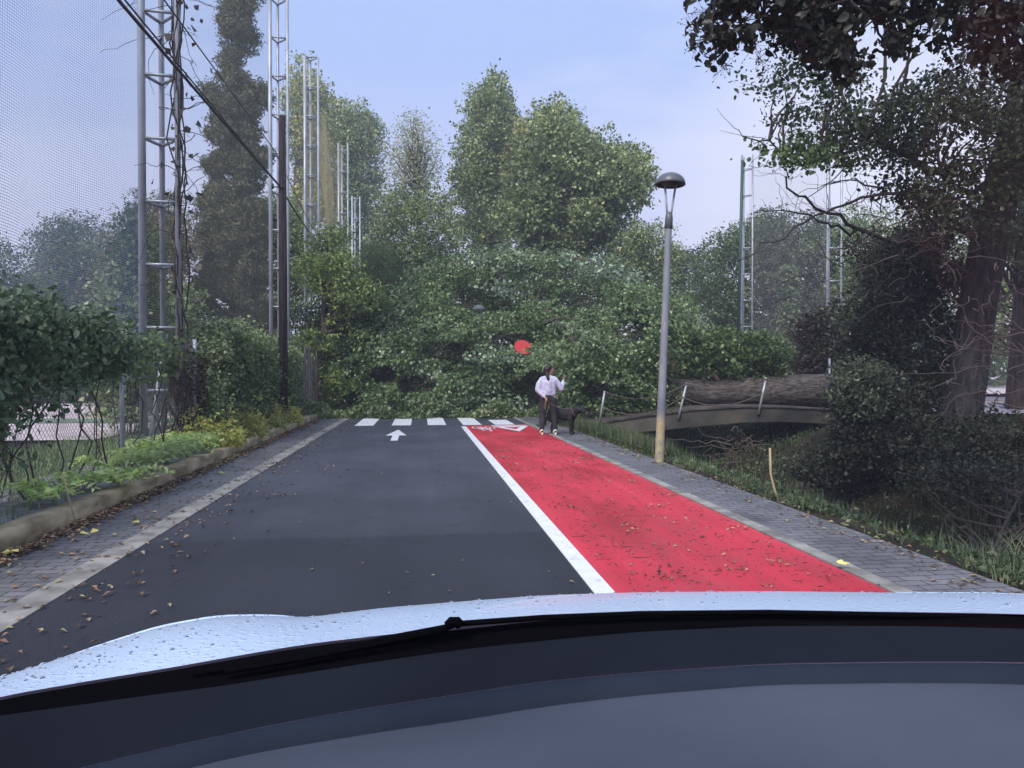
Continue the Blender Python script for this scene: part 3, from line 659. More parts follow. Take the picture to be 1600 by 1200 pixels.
# ground debris
rng = np.random.default_rng(52)
m = MB(); n = 26000
x = rng.uniform(-4.2, 4.4, n); y = 23.1+np.abs(rng.normal(size=n))*.8+.25*np.sin(x*2.1); z = np.abs(rng.normal(size=n))*.13+.02
m.leaves(np.stack([x, y, z*(1+.6*np.sin(x*3.1))], 1), .12, up=.6, asp=.7, rng=rng)
o = m.build('leafy_debris', M['l_vine']); tag(o, 'torn green leaves heaped on the road behind the crosswalk', 'debris', kind='stuff')

# ================================================================== footbridge
D0 = 19.5
bx = PV(930, 660, D0); bt = thing('footbridge', 'low arched concrete footbridge across the creek with sagging rope rails', 'footbridge', (bx[0], bx[1], 0))
ub = np.array([905, 940, 980, 1026, 1084, 1162, 1220, 1267, 1330, 1400]); vt = np.array([668, 661, 655, 648.5, 641, 636.5, 637, 639, 643, 650]); vb = np.array([676, 676, 676, 673, 667, 660, 659, 661, 664, 670])
uu = np.linspace(905, 1400, 40); top = P(uu, np.interp(uu, ub, vt), np.full(40, D0)); bot = P(uu, np.interp(uu, ub, vb), np.full(40, D0))
nb = np.array([Fv[0], Fv[1], 0])*2.6; lip = np.array([0, 0, .004])
m = MB(); m.grid([bot, top]); m.grid([top, top+nb*.04]); m.grid([bot+nb*.1, bot]); m.grid([top+nb*.04, bot+nb*.1])
m.build('beam', M['fascia'], bt)
m = MB(); rise = np.array([0, 0, .035]); m.grid([top-nb*.015+rise, top+nb+rise]); m.grid([top-nb*.015, top-nb*.015+rise]); m.grid([top+nb+rise, bot+nb]); m.grid([bot+nb, bot+nb*.1])
m.build('deck', M['deckc'], bt)
for i, (u0, v0, u1, v1) in enumerate([(937, 660, 945, 611), (1060, 655, 1073, 598), (1185, 648, 1197, 590)]):
    m = MB(); a = PV(u0, v0, D0-.05); b_ = PV(u1, v1, D0-.05); m.tube([a, a*.5+b_*.5, b_], .032, 8); m.build('post', M['galv'], bt)
M['ropem'] = mat('old_rope', col=(.30, .27, .24), rough=.9)
def rope(pl, r=.015, n=14):
    m = MB()
    for (a, b_, s_) in pl:
        a = PV(*a); b_ = PV(*b_); t_ = np.linspace(0, 1, n)[:, None]; p = a+(b_-a)*t_; p[:, 2] -= (4*s_*t_*(1-t_))[:, 0]; m.tube(p, r, 5)
    return m
DD = D0-.09
rope([((945, 612, DD), (1073, 599, DD), .30), ((1073, 599, DD), (1197, 592, DD), .20)]).build('rope', M['twig'], bt)
rope([((941, 637, DD), (1067, 620, DD), .32), ((1067, 621, DD), (1191, 614, DD), .28)]).build('rope', M['twig'], bt)
rope([((1197, 592, DD), (1330, 600, DD+.1), .15)]).build('rope', M['twig'], bt)
m = MB(); a = PV(1222, 593, 22.2); b_ = PV(1296, 596, 22.2); m.tube([a, b_], .03, 6); m.tube([PV(1296, 560, 22.2), PV(1296, 640, 22.2)], .035, 6); m.build('back_rail', M['galv'], bt)

# ================================================================== street lamps
def lamp(name, label, base, top, s=1, tilt=0, bright=False):
    t = local(thing(name, label, 'street lamp', base)); d = np.array(top)-np.array(base); H = np.linalg.norm(d)
    ax = d/H; t.rotation_mode = 'QUATERNION'; t.rotation_quaternion = Vector((0, 0, 1)).rotation_difference(Vector(ax))
    m = MB(); m.lathe([(.074, -.1), (.072, .3), (.066, 1.0), (.060, 2.0), (.052, H-.85), (.052, H-.80)], seg=20); m.build('pole', M['lampp2'], t)
    m = MB(); m.lathe([(.02, H-.90), (.062, H-.88), (.062, H-.72), (.05, H-.62), (0, H-.6)], seg=16)
    m.build('collar', M['dome'], t)
    m = MB()
    for sx in (-1, 1): m.tube([(sx*.02, 0, H-.75), (sx*.05, 0, H-.5), (sx*.10, 0, H-.10)], .018, 8)
    m.build('fork_arm', M['galv'], t)
    m = MB(); R0 = .24
    prof = [(R0*math.sin(a), H-.17+.19*math.cos(a)) for a in np.linspace(0.001, math.pi/2, 14)]+[(R0-.006, H-.175), (R0-.02, H-.17)]
    m.lathe(prof, seg=40); m.build('lamp_dome', M['dome'], t)
    m = MB(); m.lathe([(R0-.01, H-.165), (.15, H-.12), (.13, H-.17), (0.001, H-.175)], seg=30); m.build('lamp_glass', M['lampin'] if not bright else M['paint'], t)
    return t
lb = G(1030, 722); ld = np.dot(lb-C0, Fv); lt = PV(1048, 272, ld)
lamp('street_lamp', 'grey domed street lamp on a slightly leaning post beside the brick footpath', lb, lt)
lb2 = G(751, 586+61.5); lt2 = PV(748, 477, float(np.dot(lb2-C0, Fv)))
lamp('street_lamp', 'second street lamp swallowed by the fallen crown, only its pale head showing', lb2, lt2, bright=True)

# red sign
c = PV(817, 543, 22.3); t = local(thing('road_sign', 'round red sign tilted above the fallen foliage left of the standing woman', 'road sign', c))
m = MB(); m.lathe([(.001, 0), (.265, 0), (.285, .006), (.285, .022), (.265, .024)], seg=40); m.lathe([(.265, .024), (.001, .018)], seg=40)
so_ = m.build('sign_plate', mat('faded_red_sign', col=(.50, .035, .03), rough=.45), t)
m = MB(); m.lathe([(.267, .023), (.280, .027), (.286, .023), (.286, -.002)], seg=40); m.build('sign_rim', mat('dull_red_rim', col=(.25, .02, .02), rough=.5), so_)
t.rotation_euler = (R_(52), R_(22), R_(-8))
m = MB(); m.tube([(0, 0, -.02), (.0, .25, -.5), (0, .9, -.9)], .03, 8); m.build('sign_post', M['galv'], t)

# ================================================================== lattice masts and nets
def mast(name, label, base, H, w=.55, step=1.25, r=.045, rz=0, group=None):
    t = local(thing(name, label, 'lattice mast', base, rz, group))
    c = [(0, 0), (.30*w, .82*w), (w, .1*w)]
    for k, (x, y) in enumerate(c):
        m = MB(); m.tube([(x, y, -.2), (x, y, H*.5), (x, y, H)], r*(1.35 if k == 0 else 1), 10); m.build('upright', M['galv'], t)
    z = 1.0
    while z < H:
        m = MB(); zz = z+.02
        for a, b_ in ((0, 1), (1, 2), (0, 2)): m.tube([(*c[a], zz), (*c[b_], zz)], r*.6, 6)
        m.build('rung', M['galv'], t); z += step
    return t
NETX = -5.0
def at_x(u, X, z=.1):               # ground point on the line X seen in column u
    r = Fv+(u-800)/FPX*Rv; return np.array([X, r[1]/r[0]*X, z])
mg = 'lattice masts holding the left-hand net'
T1 = at_x(224, NETX); T2 = at_x(424, NETX); T3 = at_x(478, NETX); T4 = at_x(530, NETX); T5 = at_x(551, NETX)
print('masts', T1, T2, T3, T4, T5)
mast('lattice_mast', 'nearest lattice mast on the left with a dead vine on its right tube', T1, 17.5, .60, 1.15, .05)
mast('lattice_mast', 'tall lattice mast just left of the dark wooden pole', T2, 17.5, .56, 1.3, .05)
mast('lattice_mast', 'lattice mast rising from the yellow-green tree right of the wooden pole', T3, 1.4+478/FPX*T3[1], .56, 1.3, .05)
mast('lattice_mast', 'second farthest lattice mast with bare rungs, right of the ochre net', T4, 1.4+351/FPX*T4[1], .56, 1.3, .05)
mast('lattice_mast', 'farthest and smallest lattice mast in the left row', T5, 1.4+271/FPX*T5[1], .56, 1.5, .05)
def net(name, label, a, b, ztop0, ztop1, zbot, mt, cell=.045, w=.007, bil=.3, seed=0, zc=None, scallop=0):
    rng = np.random.default_rng(seed); a = np.array(a[:2]); b = np.array(b[:2]); Ln = np.linalg.norm(b-a); e = (b-a)/Ln; nrm = np.array([-e[1], e[0]])
    p1, p2, p3 = rng.random(3)*6
    def ztop(s):
        z = ztop0+(ztop1-ztop0)*s/Ln
        if scallop: z = z-scallop*np.sin(np.pi*s/Ln)-.12*np.abs(np.sin(s*np.pi/.9))
        return z
    def pos(s, z):
        env = np.clip(np.sin(np.pi*np.clip(s/Ln, 0, 1)), 0, 1)**.5
        o = bil*env*(np.sin(s*.7+p1+z*.12)+.5*np.sin(s*2.3+p2-z*.25)+.3*np.sin(z*.9+p3+s*.5))
        return np.stack([a[0]+e[0]*s+nrm[0]*o, a[1]+e[1]*s+nrm[1]*o, z], -1)
    m = MB()
    ns = int(Ln/cell); S = np.linspace(0, Ln, ns+1); K = 22
    zt = ztop(S); f = np.linspace(0, 1, K); Z = zbot+(zt[:, None]-zbot)*f[None]
    SS = np.repeat(S[:, None], K, 1); hw = w*.5*.8
    A = pos(SS-hw, Z); B = pos(SS+hw, Z); V = np.stack([A, B], 2).reshape(-1, 3)
    i = np.arange(ns+1)[:, None]*K*2; j = np.arange(K-1)[None]*2
    m.add(V, np.stack([i+j, i+j+1, i+j+3, i+j+2], -1).reshape(-1, 4))
    zm = max(ztop0, ztop1); nz = int((zm-zbot)/cell); Zs = zbot+np.arange(nz)*cell; K = max(8, int(Ln/.25)); S = np.linspace(0, Ln, K)
    SS, ZZ = np.meshgrid(S, Zs); hw = w*.5
    A = pos(SS, ZZ-hw); B = pos(SS, ZZ+hw); V = np.stack([A, B], 2).reshape(-1, 3)
    i = np.arange(nz)[:, None]*K*2; j = np.arange(K-1)[None]*2
    F = np.stack([i+j, i+j+1, i+j+3, i+j+2], -1).reshape(-1, 4)
    ok = (ZZ[:, :-1] < ztop(SS[:, :-1])).ravel(); m.add(V, F[ok])
    # edge cord
    s_ = np.linspace(0, Ln, 60); m.tube(pos(s_, ztop(s_)), .02, 5)
    o = m.build(name, mt, smooth=False); tag(o, label, 'safety net'); return o
net('safety_net', 'fine grey net wall filling the left edge before the nearest mast', (NETX-.1, 4.5), (NETX-.02, T1[1]), 16, 16, 1.3, M['net'], .040, .0075, .22, 1)
net('safety_net', 'fine net stretched between the nearest mast and the mast by the wooden pole', (NETX-.02, T1[1]), (NETX-.05, T2[1]), 17, 17, 1.6, M['net2'], .05, .006, .10, 2)
net('safety_net', 'ochre net hanging between the two masts right of the wooden pole', (NETX+.1, T3[1]), (NETX+.1, T4[1]), 13.6, 15.4, 6.5, M['netochre'], .06, .012, .35, 3)
R1 = PV(1158, 586, 34); R1[2] = .2; R2 = PV(1292, 586, 27); R2[2] = .2
mast('lattice_mast', 'slim lattice mast with a green cable at the left end of the pale net', R1, 1.4+336/FPX*34, .5, 1.25, .04, rz=-.3)
mast('lattice_mast', 'pale lattice mast at the right end of the pale net behind bare branches', R2, 1.4+430/FPX*27, .5, 1.25, .04, rz=-.3)
m = MB(); a = PV(1160, 250, 33.8); b_ = PV(1153, 530, 33.8); m.tube([a, b_], .07, 8); o = m.build('mast_cable', mat('green_sheathing', col=(.03, .07, .055), rough=.6)); tag(o, 'dark green sheathed cable running up the slim right-hand mast', 'cable')
net('safety_net', 'pale scalloped net strung between the two right-hand masts', (R1[0]+.4, R1[1]), (R2[0], R2[1]), 11.4, 12.9, 2.5, M['netpale'], .07, .0055, .35, 4, scallop=1.0)

# wooden pole and cables
pb = np.array([*G(443, 668, .05)[:2], .05]); pd = float(np.dot(pb-C0, Fv)); pt = PV(441, 182, pd)
t = thing('utility_pole', 'dark wooden utility pole standing in the weeds by the left pavement', 'utility pole', pb)
m = MB(); m.tube([pb-[0, 0, .3], pb*.5+pt*.5, pt], [.125, .105, .085], 16); m.build('pole', M['woodpole'], t)
m = MB(); k = PV(438, 293, pd-.1); m.tube([k-[.18, .05, 0], k+[.12, 0, 0]], .018, 6); m.tube([k-[.18, .05, .05], k-[.18, .05, -.08]], .03, 8); m.build('cable_clamp', M['cable'], t)
def cable(name, label, pl, r):
    m = MB()
    for a, b_, s_ in pl:
        a = np.array(a); b_ = np.array(b_); t_ = np.linspace(0, 1, 40)[:, None]; p = a+(b_-a)*t_; p[:, 2] -= (4*s_*t_*(1-t_))[:, 0]; m.tube(p, r, 6)
    o = m.build(name, M['cable']); tag(o, label, 'cable')
k1 = PV(437, 291, pd); n1 = PV(192, -4, 8.6); n1b = n1+(n1-k1)*1.6; far = PV(520, 400, 50)
cable('overhead_cable', 'thick black overhead cable sloping from the upper left to the wooden pole', [(n1b, k1, .1), (k1, far, .3)], .024)
cable('overhead_cable', 'second black cable twisted beside the thick one above the first mast', [(n1b+[.09, 0, .1], k1+[0, 0, .02], .1), (k1, far+[0, 0, .1], .45)], .013)
k2 = PV(430, 236, pd-.1); n2 = PV(258, -4, 8.8); n2b = n2+(n2-k2)*1.6
cable('overhead_cable', 'thin upper cable crossing in front of the cypress towards the pole', [(n2b, k2, .05), (k2, PV(525, 402, 48), .5)], .011)

# dead vine on first mast
rng = np.random.default_rng(61); m = MB(); vb_ = T1+np.array([.60, .06, 0])
for k in range(64):
    z0 = 2+rng.random()*11; p = vb_+[rng.normal()*.05, rng.normal()*.05, z0]; pts_ = [p]
    d_ = np.array([rng.normal()*.5, rng.normal()*.3, .2]);
    for q in range(7):
        d_ = d_*.75+rng.normal(size=3)*.16+np.array([0, 0, -.09]); pts_.append(pts_[-1]+d_*.35)
    m.tube(pts_, np.linspace(.009, .004, 8), 3, cap=False)
for k in range(9): m.tube(wob(vb_+[0, 0, .3], vb_+[rng.normal()*.05, rng.normal()*.05, 13], 40, .07, rng), .014, 4)
t = thing('dead_vine', 'dead brown vine with curled leaves climbing the nearest lattice mast', 'vine', vb_)
m.build('stems', M['twigdark'], t)
m = MB(); C = vb_+np.c_[rng.normal(size=(90, 2))*.22, 2+rng.random(90)*11]; m.leaves(C, .14, asp=.9, rng=rng); m.build('leaves', M['l_brown'], t)

# ================================================================== left fence and hedges
FX = -4.1
def wires(m, y0, y1, z0, z1, cell=.075, r=.0025, seed=0):
    rng = np.random.default_rng(seed); H = z1-z0; n = int((y1-y0+H)/cell)
    for s_ in (1, -1):
        for k in range(n):
            ys_ = y0-H+k*cell if s_ > 0 else y0+k*cell
            t_ = np.linspace(0, 1, 9); yy = ys_+s_*H*t_; zz = z0+H*t_; ok = (yy >= y0) & (yy <= y1)
            if ok.sum() < 2: continue
            yy = yy[ok]; zz = zz[ok]; xx = FX+.05*np.sin(yy*1.9)+.03*np.sin(yy*5+zz*3)+s_*.002
            m.tube(np.stack([xx, yy, zz], 1), r, 3, cap=False)
slabv = MB(); yv = np.arange(2, 26, .4); slabv.grid([[(-4.9, y, .118), (-4.2, y, .15), (-3.41, y, .155)] for y in yv][::-1]); struct(slabv.build('gravel_verge', noisy('grey_verge_gravel', (.10, .10, .11), (.26, .25, .27), 9, .95, .02)))
t = thing('chain_link_fence', 'rusty chain-link fence with leaning posts along the left verge', 'fence', (FX, 4, .1))
m = MB(); wires(m, 3.5, 25, .12, 1.95); m.build('mesh', M['wire'], t)
for y in (4.5, 7.4, 10.4, 13.6, 16.8, 20, 23):
    m = MB(); m.tube([(FX+.03, y, 0), (FX+.03, y, 2.05)], .032, 8); m.build('post', M['galv'], t)
m = MB(); a = np.array([FX+.12, 10.9, .1]); a = G(235, 694, .12); b_ = PV(259, 522, float(np.dot(a-C0, Fv))+.4); m.tube([a, b_], .045, 8); m.build('strut', M['galv'], t)
for z in (.2, 1.9):
    m = MB(); y_ = np.linspace(3.5, 25, 60); m.tube(np.stack([FX+.05*np.sin(y_*1.9), y_, z+.02*np.sin(y_*1.2)], 1), .005, 4); m.build('line_wire', M['wire'], t)
def hedge(name, label, y0, y1, z0f, z1f, lm, leaf, n, thick=.35, seed=0, x=FX, stems=26, cat='hedge', ov=False, nl=9, sig=.11, asp=.8, up=.3, extra=None):
    rng = np.random.default_rng(seed); t = thing(name, label, cat, (x, (y0+y1)/2, .1))
    y = y0+(y1-y0)*rng.random(n); f = rng.random(n)**.8; z = z0f(y)+(z1f(y)-z0f(y))*f
    xx = x+(rng.random(n)*2-1)*thick*(.5+.5*np.sin(y*2.3+z*1.7)**2)*(1-.3*f)
    m = MB(); lv = spread(np.stack([xx, y, z], 1), nl, sig, rng); (m.ovals(lv, leaf, up=up, asp=.62, rng=rng) if ov else m.leaves(lv, leaf, up=up, asp=asp, rng=rng)); m.build('foliage', lm, t)
    m = MB()
    for k in range(stems):
        yy = y0+(y1-y0)*rng.random(); m.tube(wob((x+rng.normal()*.1, yy, .1), (x+rng.normal()*.15, yy+rng.normal()*.4, z1f(yy)*(.6+.35*rng.random())), 8, .08, rng), .005+.007*rng.random(), 4, cap=False)
    m.build('stems', M['twigdark'], t); return t
c1 = lambda a, b_: (lambda y: a+b_*0*y)
hedge('bramble_hedge', 'dark broad-leaved bramble smothering the fence at the left edge', 4.6, 10.2, lambda y: np.interp(y, [4.6, 6.4, 7.4, 8.4, 10.2], [.35, .5, .9, 1.3, 1.6])+.14*np.sin(y*7), lambda y: np.interp(y, [4.6, 7, 8.5, 10.3], [2.12, 2.15, 2.15, 1.75])+.09*np.sin(y*5), M['l_ivy'], .078, 1900, .42, 70, x=FX+.12, up=.2, sig=.12, ov=True)
hedge('bramble_hedge', 'thin green climber hanging on the fence left of the nearest mast', 10.2, 12.6, lambda y: 1.35+0*y, lambda y: 1.95+.1*np.sin(y*5), M['l_mid'], .08, 90, .25, 71, x=FX, stems=6)
hedge('dead_creeper', 'brown dead creeper tangled on the fence right of the nearest mast', 12.5, 14.1, lambda y: .9+0*y, lambda y: 1.95+.1*np.sin(y*5), M['l_brown'], .07, 200, .25, 77, x=FX, stems=44, cat='plant', nl=6)
hedge('creeper_hedge', 'pale russian vine heaped over the fence between mast and wooden pole', 13.6, 18.2, lambda y: np.interp(y, [13.6, 14.2, 18.2], [.6, .15, .15]), lambda y: np.interp(y, [13.6, 14.4, 16, 18.2], [1.9, 2.35, 2.5, 2.3])+.1*np.sin(y*4), M['l_vine'], .075, 2100, .5, 72, x=FX+.1)
hedge('creeper_hedge', 'dark green lower part of the vine hedge behind the wooden pole', 15, 21.5, lambda y: .1+0*y, lambda y: 1.9+.2*np.sin(y*3), M['l_mid'], .085, 1500, .45, 73, x=FX+.25)
hedge('creeper_hedge', 'dry yellowish climber on the fence right of the wooden pole', 19.5, 23.6, lambda y: .7+0*y, lambda y: np.interp(y, [19.5, 21, 23.6], [2.5, 2.35, 2.1]), M['l_vine'], .08, 700, .3, 74, x=FX+.1)
hedge('ivy_shrub', 'tall ivy shrub with tufted pale shoots under the cypress', 15, 22, lambda y: .4+0*y, lambda y: np.interp(y, [15, 17, 19, 22], [3.9, 3.1, 3.6, 2.9])+.4*np.sin(y*2.3), M['l_vine'], .10, 1500, .75, 75, x=-6.2, cat='shrub')
hedge('ivy_shrub', 'ivy-wrapped trunk behind the nearest lattice mast', 15.6, 16.8, lambda y: 1.6+0*y, lambda y: 4.9+.5*np.sin(y*3), M['l_mid'], .10, 500, .5, 76, x=-6.0, cat='shrub')
rng = np.random.default_rng(5)
t = thing('yard_tree', 'dark tree trunk standing in the gravel yard behind the fence', 'tree', (-7.4, 19.5, .1))
m = MB(); m.tube(wob((-7.4, 19.5, -.1), (-7.2, 19.7, 5), 10, .08, rng), np.linspace(.24, .14, 10), 12); m.build('trunk', M['barkdark'], t)
m = MB(); cl = clusters(np.array([[-7.3, 19.6, 3.2], [-7.8, 19.2, 3.6], [-6.8, 20, 3.6], [-7.3, 19.6, 4.4]]), 60, .8, rng); m.leaves(spread(cl, 14, .15, rng), .1, rng=rng); m.build('crown', M['l_conifb'], t)
t = thing('gnarled_shrub', 'gnarled dark stem growing against the fence under the bramble', 'plant', (FX+.1, 6.2, .1))
m = MB()
for k in range(5): m.tube(wob((FX+.2+rng.normal()*.04, 6.35+rng.normal()*.1, 0), (FX+.15+rng.normal()*.1, 6.6+rng.normal()*.35, 1.7), 9, .06, rng), np.linspace(.045, .02, 9), 7)
m.build('stem', M['barkdark'], t)
# boards at the fence end
t = thing('board_fence', 'weathered grey board screen at the far end of the left fence', 'fence', (-3.8, 23.6, .1))
for k in range(7):
    y = 23.3+k*.31; x = -3.72+.03*k+rng.normal()*.02; h = 2.15+rng.normal()*.1; m = MB(); b0 = .02*rng.normal()
    m.box(x-.012, x+.012, y, y+.27, 0, h); o = m.build('board', M['board'], t, smooth=False)
for k in range(2):
    x = -4.15+k*.21; m = MB(); m.box(x, x+.18, 23.15+k*.03, 23.18+k*.03, 0, 2.2-.12*k); m.build('board', M['board'], t, smooth=False)
m = MB(); m.box(-3.82, -3.76, 23.3, 25.4, .5, .58); m.box(-3.82, -3.76, 23.3, 25.4, 1.5, 1.58); m.build('rail', M['board'], t, smooth=False)

# ================================================================== weeds, grass, litter
def frond_plant(label, base, n, L, seed):
    rng = np.random.default_rng(seed); t = thing('feathery_weed', label, 'weed', base, group='feathery weeds on the low wall'); m = MB(); st = MB()
    for k in range(n):
        a = rng.random()*6.28; d_ = np.array([math.cos(a)*.9+.25, math.sin(a)*.9, 0]); Lk = L*1.15*(.6+.6*rng.random()); p = []
        for q in np.linspace(0, 1, 10): p.append(np.array(base)+d_*Lk*q*.85+np.array([0, 0, Lk*(1.05*q-.85*q*q)+.04]))
        p = np.array(p); st.tube(p, np.linspace(.006, .002, 10), 3, cap=False)
        side = np.cross(d_, [0, 0, 1]); side /= np.linalg.norm(side)
        for q in range(2, 10):
            for s_ in (-1, 1):
                c = p[q]+side*s_*.06; m.leaves([c], .125*(1-.04*q), up=1.2, asp=.42, rng=rng, dirs=np.array([side*s_+d_*.4]))
    m.build('leaves', M['l_frond'], t); st.build('stems', M['straw'], t)
for i, (u, v, n, L, lb_) in enumerate([(185, 762, 15, .42, 'low feathery weed in front of the first clump, hanging over the wall edge'), (222, 722, 16, .6, 'tall feathery weed between the first two bright clumps'), (258, 725, 15, .5, 'feathery weed spilling over the wall below the leaning strut'), (120, 770, 12, .45, 'feathery weed beside the dry stalk near the left edge'), (290, 712, 15, .5, 'feathery weed hanging over the wall just before the yellow ground cover'), (165, 745, 12, .5, 'small feathery weed with yellowing tips growing by the fence foot at left'), (205, 735, 17, .55, 'bright feathery weed leaning over the low wall, first of the leafy clumps'), (240, 715, 18, .6, 'bright feathery weed in the middle of the clumps on the low wall'),
        (275, 705, 18, .6, 'bright feathery weed under the leaning fence strut'), (305, 700, 16, .55, 'feathery weed farthest along the low wall, next to the yellow ground cover'), (60, 790, 14, .42, 'pale feathery weed at the left edge behind the low wall'), (335, 690, 15, .5, 'feathery weed beside the yellow ground cover below the vine hedge')]):
    g_ = G(u, v, .15); frond_plant(lb_, (float(g_[0]), float(g_[1]), .15), n, L, 80+i)
rng = np.random.default_rng(90); m = MB(); n = 3800
y = rng.uniform(12.6, 20.5, n); x = rng.uniform(-4.2, -3.25, n)+.12*np.sin(y*3); z = .15+np.abs(rng.normal(size=n))*.19*(1+.5*np.sin(y*3.1))
m.leaves(spread(np.stack([x, y, z], 1), 5, .05, rng), .07, up=.8, rng=rng); o = m.build('ground_cover', M['l_weed']); mg2 = 0; tag(o, 'yellow-green ground cover spilling over the wall by the wooden pole', 'ground cover', kind='stuff')
m = MB(); n = 3600; y = rng.uniform(3.6, 22, n); x = rng.uniform(-4.6, -3.35, n); 
ok = np.sin(y*2.2+x*3)+rng.normal(size=n)*.6 > .1; m.leaves(np.stack([x, y, .14+np.abs(rng.normal(size=n))*.10], 1)[ok], .06, up=.8, asp=.45, rng=rng)
m.blades(np.stack([x, y, np.full(n, .12)], 1)[~ok], .18, .004, rng=rng)
y2 = rng.uniform(3.5, 26, 16000); x2 = -4.6-rng.random(16000)**1.5*2.2; m.blades(np.stack([x2, y2, np.full(16000, .1)], 1), .12, .005, rng=rng)
o = m.build('verge_weeds', M['l_weedg']); tag(o, 'thin green weeds between the low wall and the fence', 'weeds', kind='stuff')
# right bank grass
m = MB(); n = 42000; y = rng.uniform(2.5, 24, n)**1.0; x = 3.88+np.abs(rng.normal(size=n))*.55+rng.random(n)*.25; dens = np.sin(y*1.7+1)*.45+np.sin(y*4.3+x*5)*.35+.35
ok = (rng.random(n) < dens) ; B = np.stack([x, y, gz(x, y)-.02], 1)[ok]; m.blades(B[::2], .13, .0035, lean=.9, rng=rng); m.leaves(B[1::2]+np.c_[rng.normal(size=(len(B[1::2]), 2))*.04, rng.random(len(B[1::2]))*.09], .05, up=.8, asp=.6, rng=rng)
n = 9000; y = rng.uniform(11.8, 20, n); x = 3.95+np.abs(rng.normal(size=n))*.5; B = np.stack([x, y, gz(x, y)], 1); m.blades(B, .30, .005, rng=rng); m.leaves(B[:6000]+[0, 0, .12], .05, up=.8, rng=rng)
o = m.build('bank_grass', M['grassg']); tag(o, 'tufted green grass along the creek side of the footpath', 'grass', kind='stuff')
m = MB(); n = 90000; y = 2.5+27*rng.random(n)**1.4; x = 4.3+rng.random(n)*9; dens = .5+.5*np.sin(x*1.3+np.sin(y*.9)*2)*np.cos(y*.7+x*.3)
ok = rng.random(n) < dens; B = np.stack([x, y, gz(x, y)-.02], 1)[ok]; m.blades(B[::2], .22, .005, rng=rng); m.leaves(B[1::2]+np.c_[rng.normal(size=(len(B[1::2]), 2))*.05, rng.random(len(B[1::2]))*.16], .075, up=.7, rng=rng)
o = m.build('creek_undergrowth', M['grassd']); tag(o, 'dark low weeds covering the creek bed and its banks', 'undergrowth', kind='stuff')
m = MB(); B = P(rng.uniform(1040, 1190, 5000), rng.uniform(668, 725, 5000), rng.uniform(20, 23, 5000)); B[:, 2] = gz(B[:, 0], B[:, 1])+rng.random(5000)*.2; m.leaves(B, .08, up=.8, rng=rng); tag(m.build('nettles', M['l_weedg']), 'green nettles on the far bank under the footbridge', 'weeds', kind='stuff')
for i, (u, v, lb_) in enumerate([(1545, 830, 'large grass tuft on the bank near the right edge'), (1590, 900, 'grass tuft at the right edge beside the brick footpath'), (1500, 770, 'dark grass tuft in the shade of the leaning tree')]):
    g_ = G(u, v+10, -.3); g_[2] = gz(g_[0], g_[1]); t = thing('grass_tuft', lb_, 'grass tuft', g_, group='grass tufts on the right bank')
    m = MB(); a = rng.random(260)*6.28; rr = rng.random(260)**.5*.25; B = g_+np.stack([np.cos(a)*rr, np.sin(a)*rr, 0*a], 1); m.blades(B, .34, .005, lean=1.3, rng=rng); m.build('blades', M['grassd'], t)
# litter
def litter(n, xf, yf, zf, size, m): 
    x = xf(n); y = yf(n); m.leaves(np.stack([x, y, zf(n)], 1), size, up=4, asp=.6, fold=.16, rng=rng)
m = MB(); U_ = rng.uniform
litter(5200, lambda n: -3.16+np.abs(rng.normal(size=n))*.09, lambda n: U_(2, 22, n), lambda n: .02+rng.random(n)*.035, .055, m)
litter(600, lambda n: U_(-3.15, -1.9, n), lambda n: U_(2.5, 22, n), lambda n: .014+rng.random(n)*.01, .05, m)
litter(260, lambda n: -2.3+np.abs(rng.normal(size=n))*.45, lambda n: U_(3, 22, n), lambda n: .012+rng.random(n)*.01, .046, m)
litter(130, lambda n: U_(-2.2, 1.2, n), lambda n: U_(3.5, 19, n), lambda n: np.full(n, .012), .035, m)
litter(330, lambda n: U_(1.3, 3.1, n), lambda n: U_(3.5, 16, n), lambda n: np.full(n, .014), .035, m)
litter(500, lambda n: 3.75+rng.normal(size=n)*.15, lambda n: U_(3.5, 20, n), lambda n: np.full(n, .02), .05, m)
# clumped scraps
for k in range(46):
    cx = U_(1.35, 3.0) if k < 36 else U_(-2.2, 1.1) if k > 55 else U_(-2.3, -1.2); cy = U_(3.8, 15); n = int(U_(5, 16))
    m.leaves(np.stack([cx+rng.normal(size=n)*.09, cy+rng.normal(size=n)*.05,   .012+rng.random(n)*.02], 1), .038, up=2, rng=rng)
o = m.build('leaf_litter', M['litter'], smooth=False); tag(o, 'dry brown leaves scattered on the road, pavement and red lane', 'fallen leaves', kind='stuff')
m = MB(); n = 2600; x = np.r_[U_(1.34, 2.98, 2100), U_(-2.2, 1.1, 500)]; y = 3.4+rng.random(n)**1.3*13; L_ = .003+.022*rng.random(n)**4
for k in range(n):
    a = rng.random()*3.14; d_ = np.array([math.cos(a), math.sin(a)*.6])*L_[k]*(1 if rng.random() < .8 else 3)
    w_ = np.array([-d_[1], d_[0]]); w_ = w_/np.linalg.norm(w_)*(.0025+.003*rng.random()); p = np.array([x[k], y[k]]); e1 = p+d_+w_*rng.normal()*2.5; V = [(*(p-d_-w_), .0065), (*(p+w_*-1.2), .010), (*(e1-w_), .0065), (*(e1+w_), .008), (*(p+w_*1.2), .007), (*(p-d_+w_), .0065)]; m.add(V, np.array([[0, 1, 4, 5], [1, 2, 3, 4]]))
o = m.build('twig_debris', M['twigdark'], smooth=False); tag(o, 'dark wet twigs and seeds strewn over the red cycle lane', 'debris', kind='stuff')
m = MB()
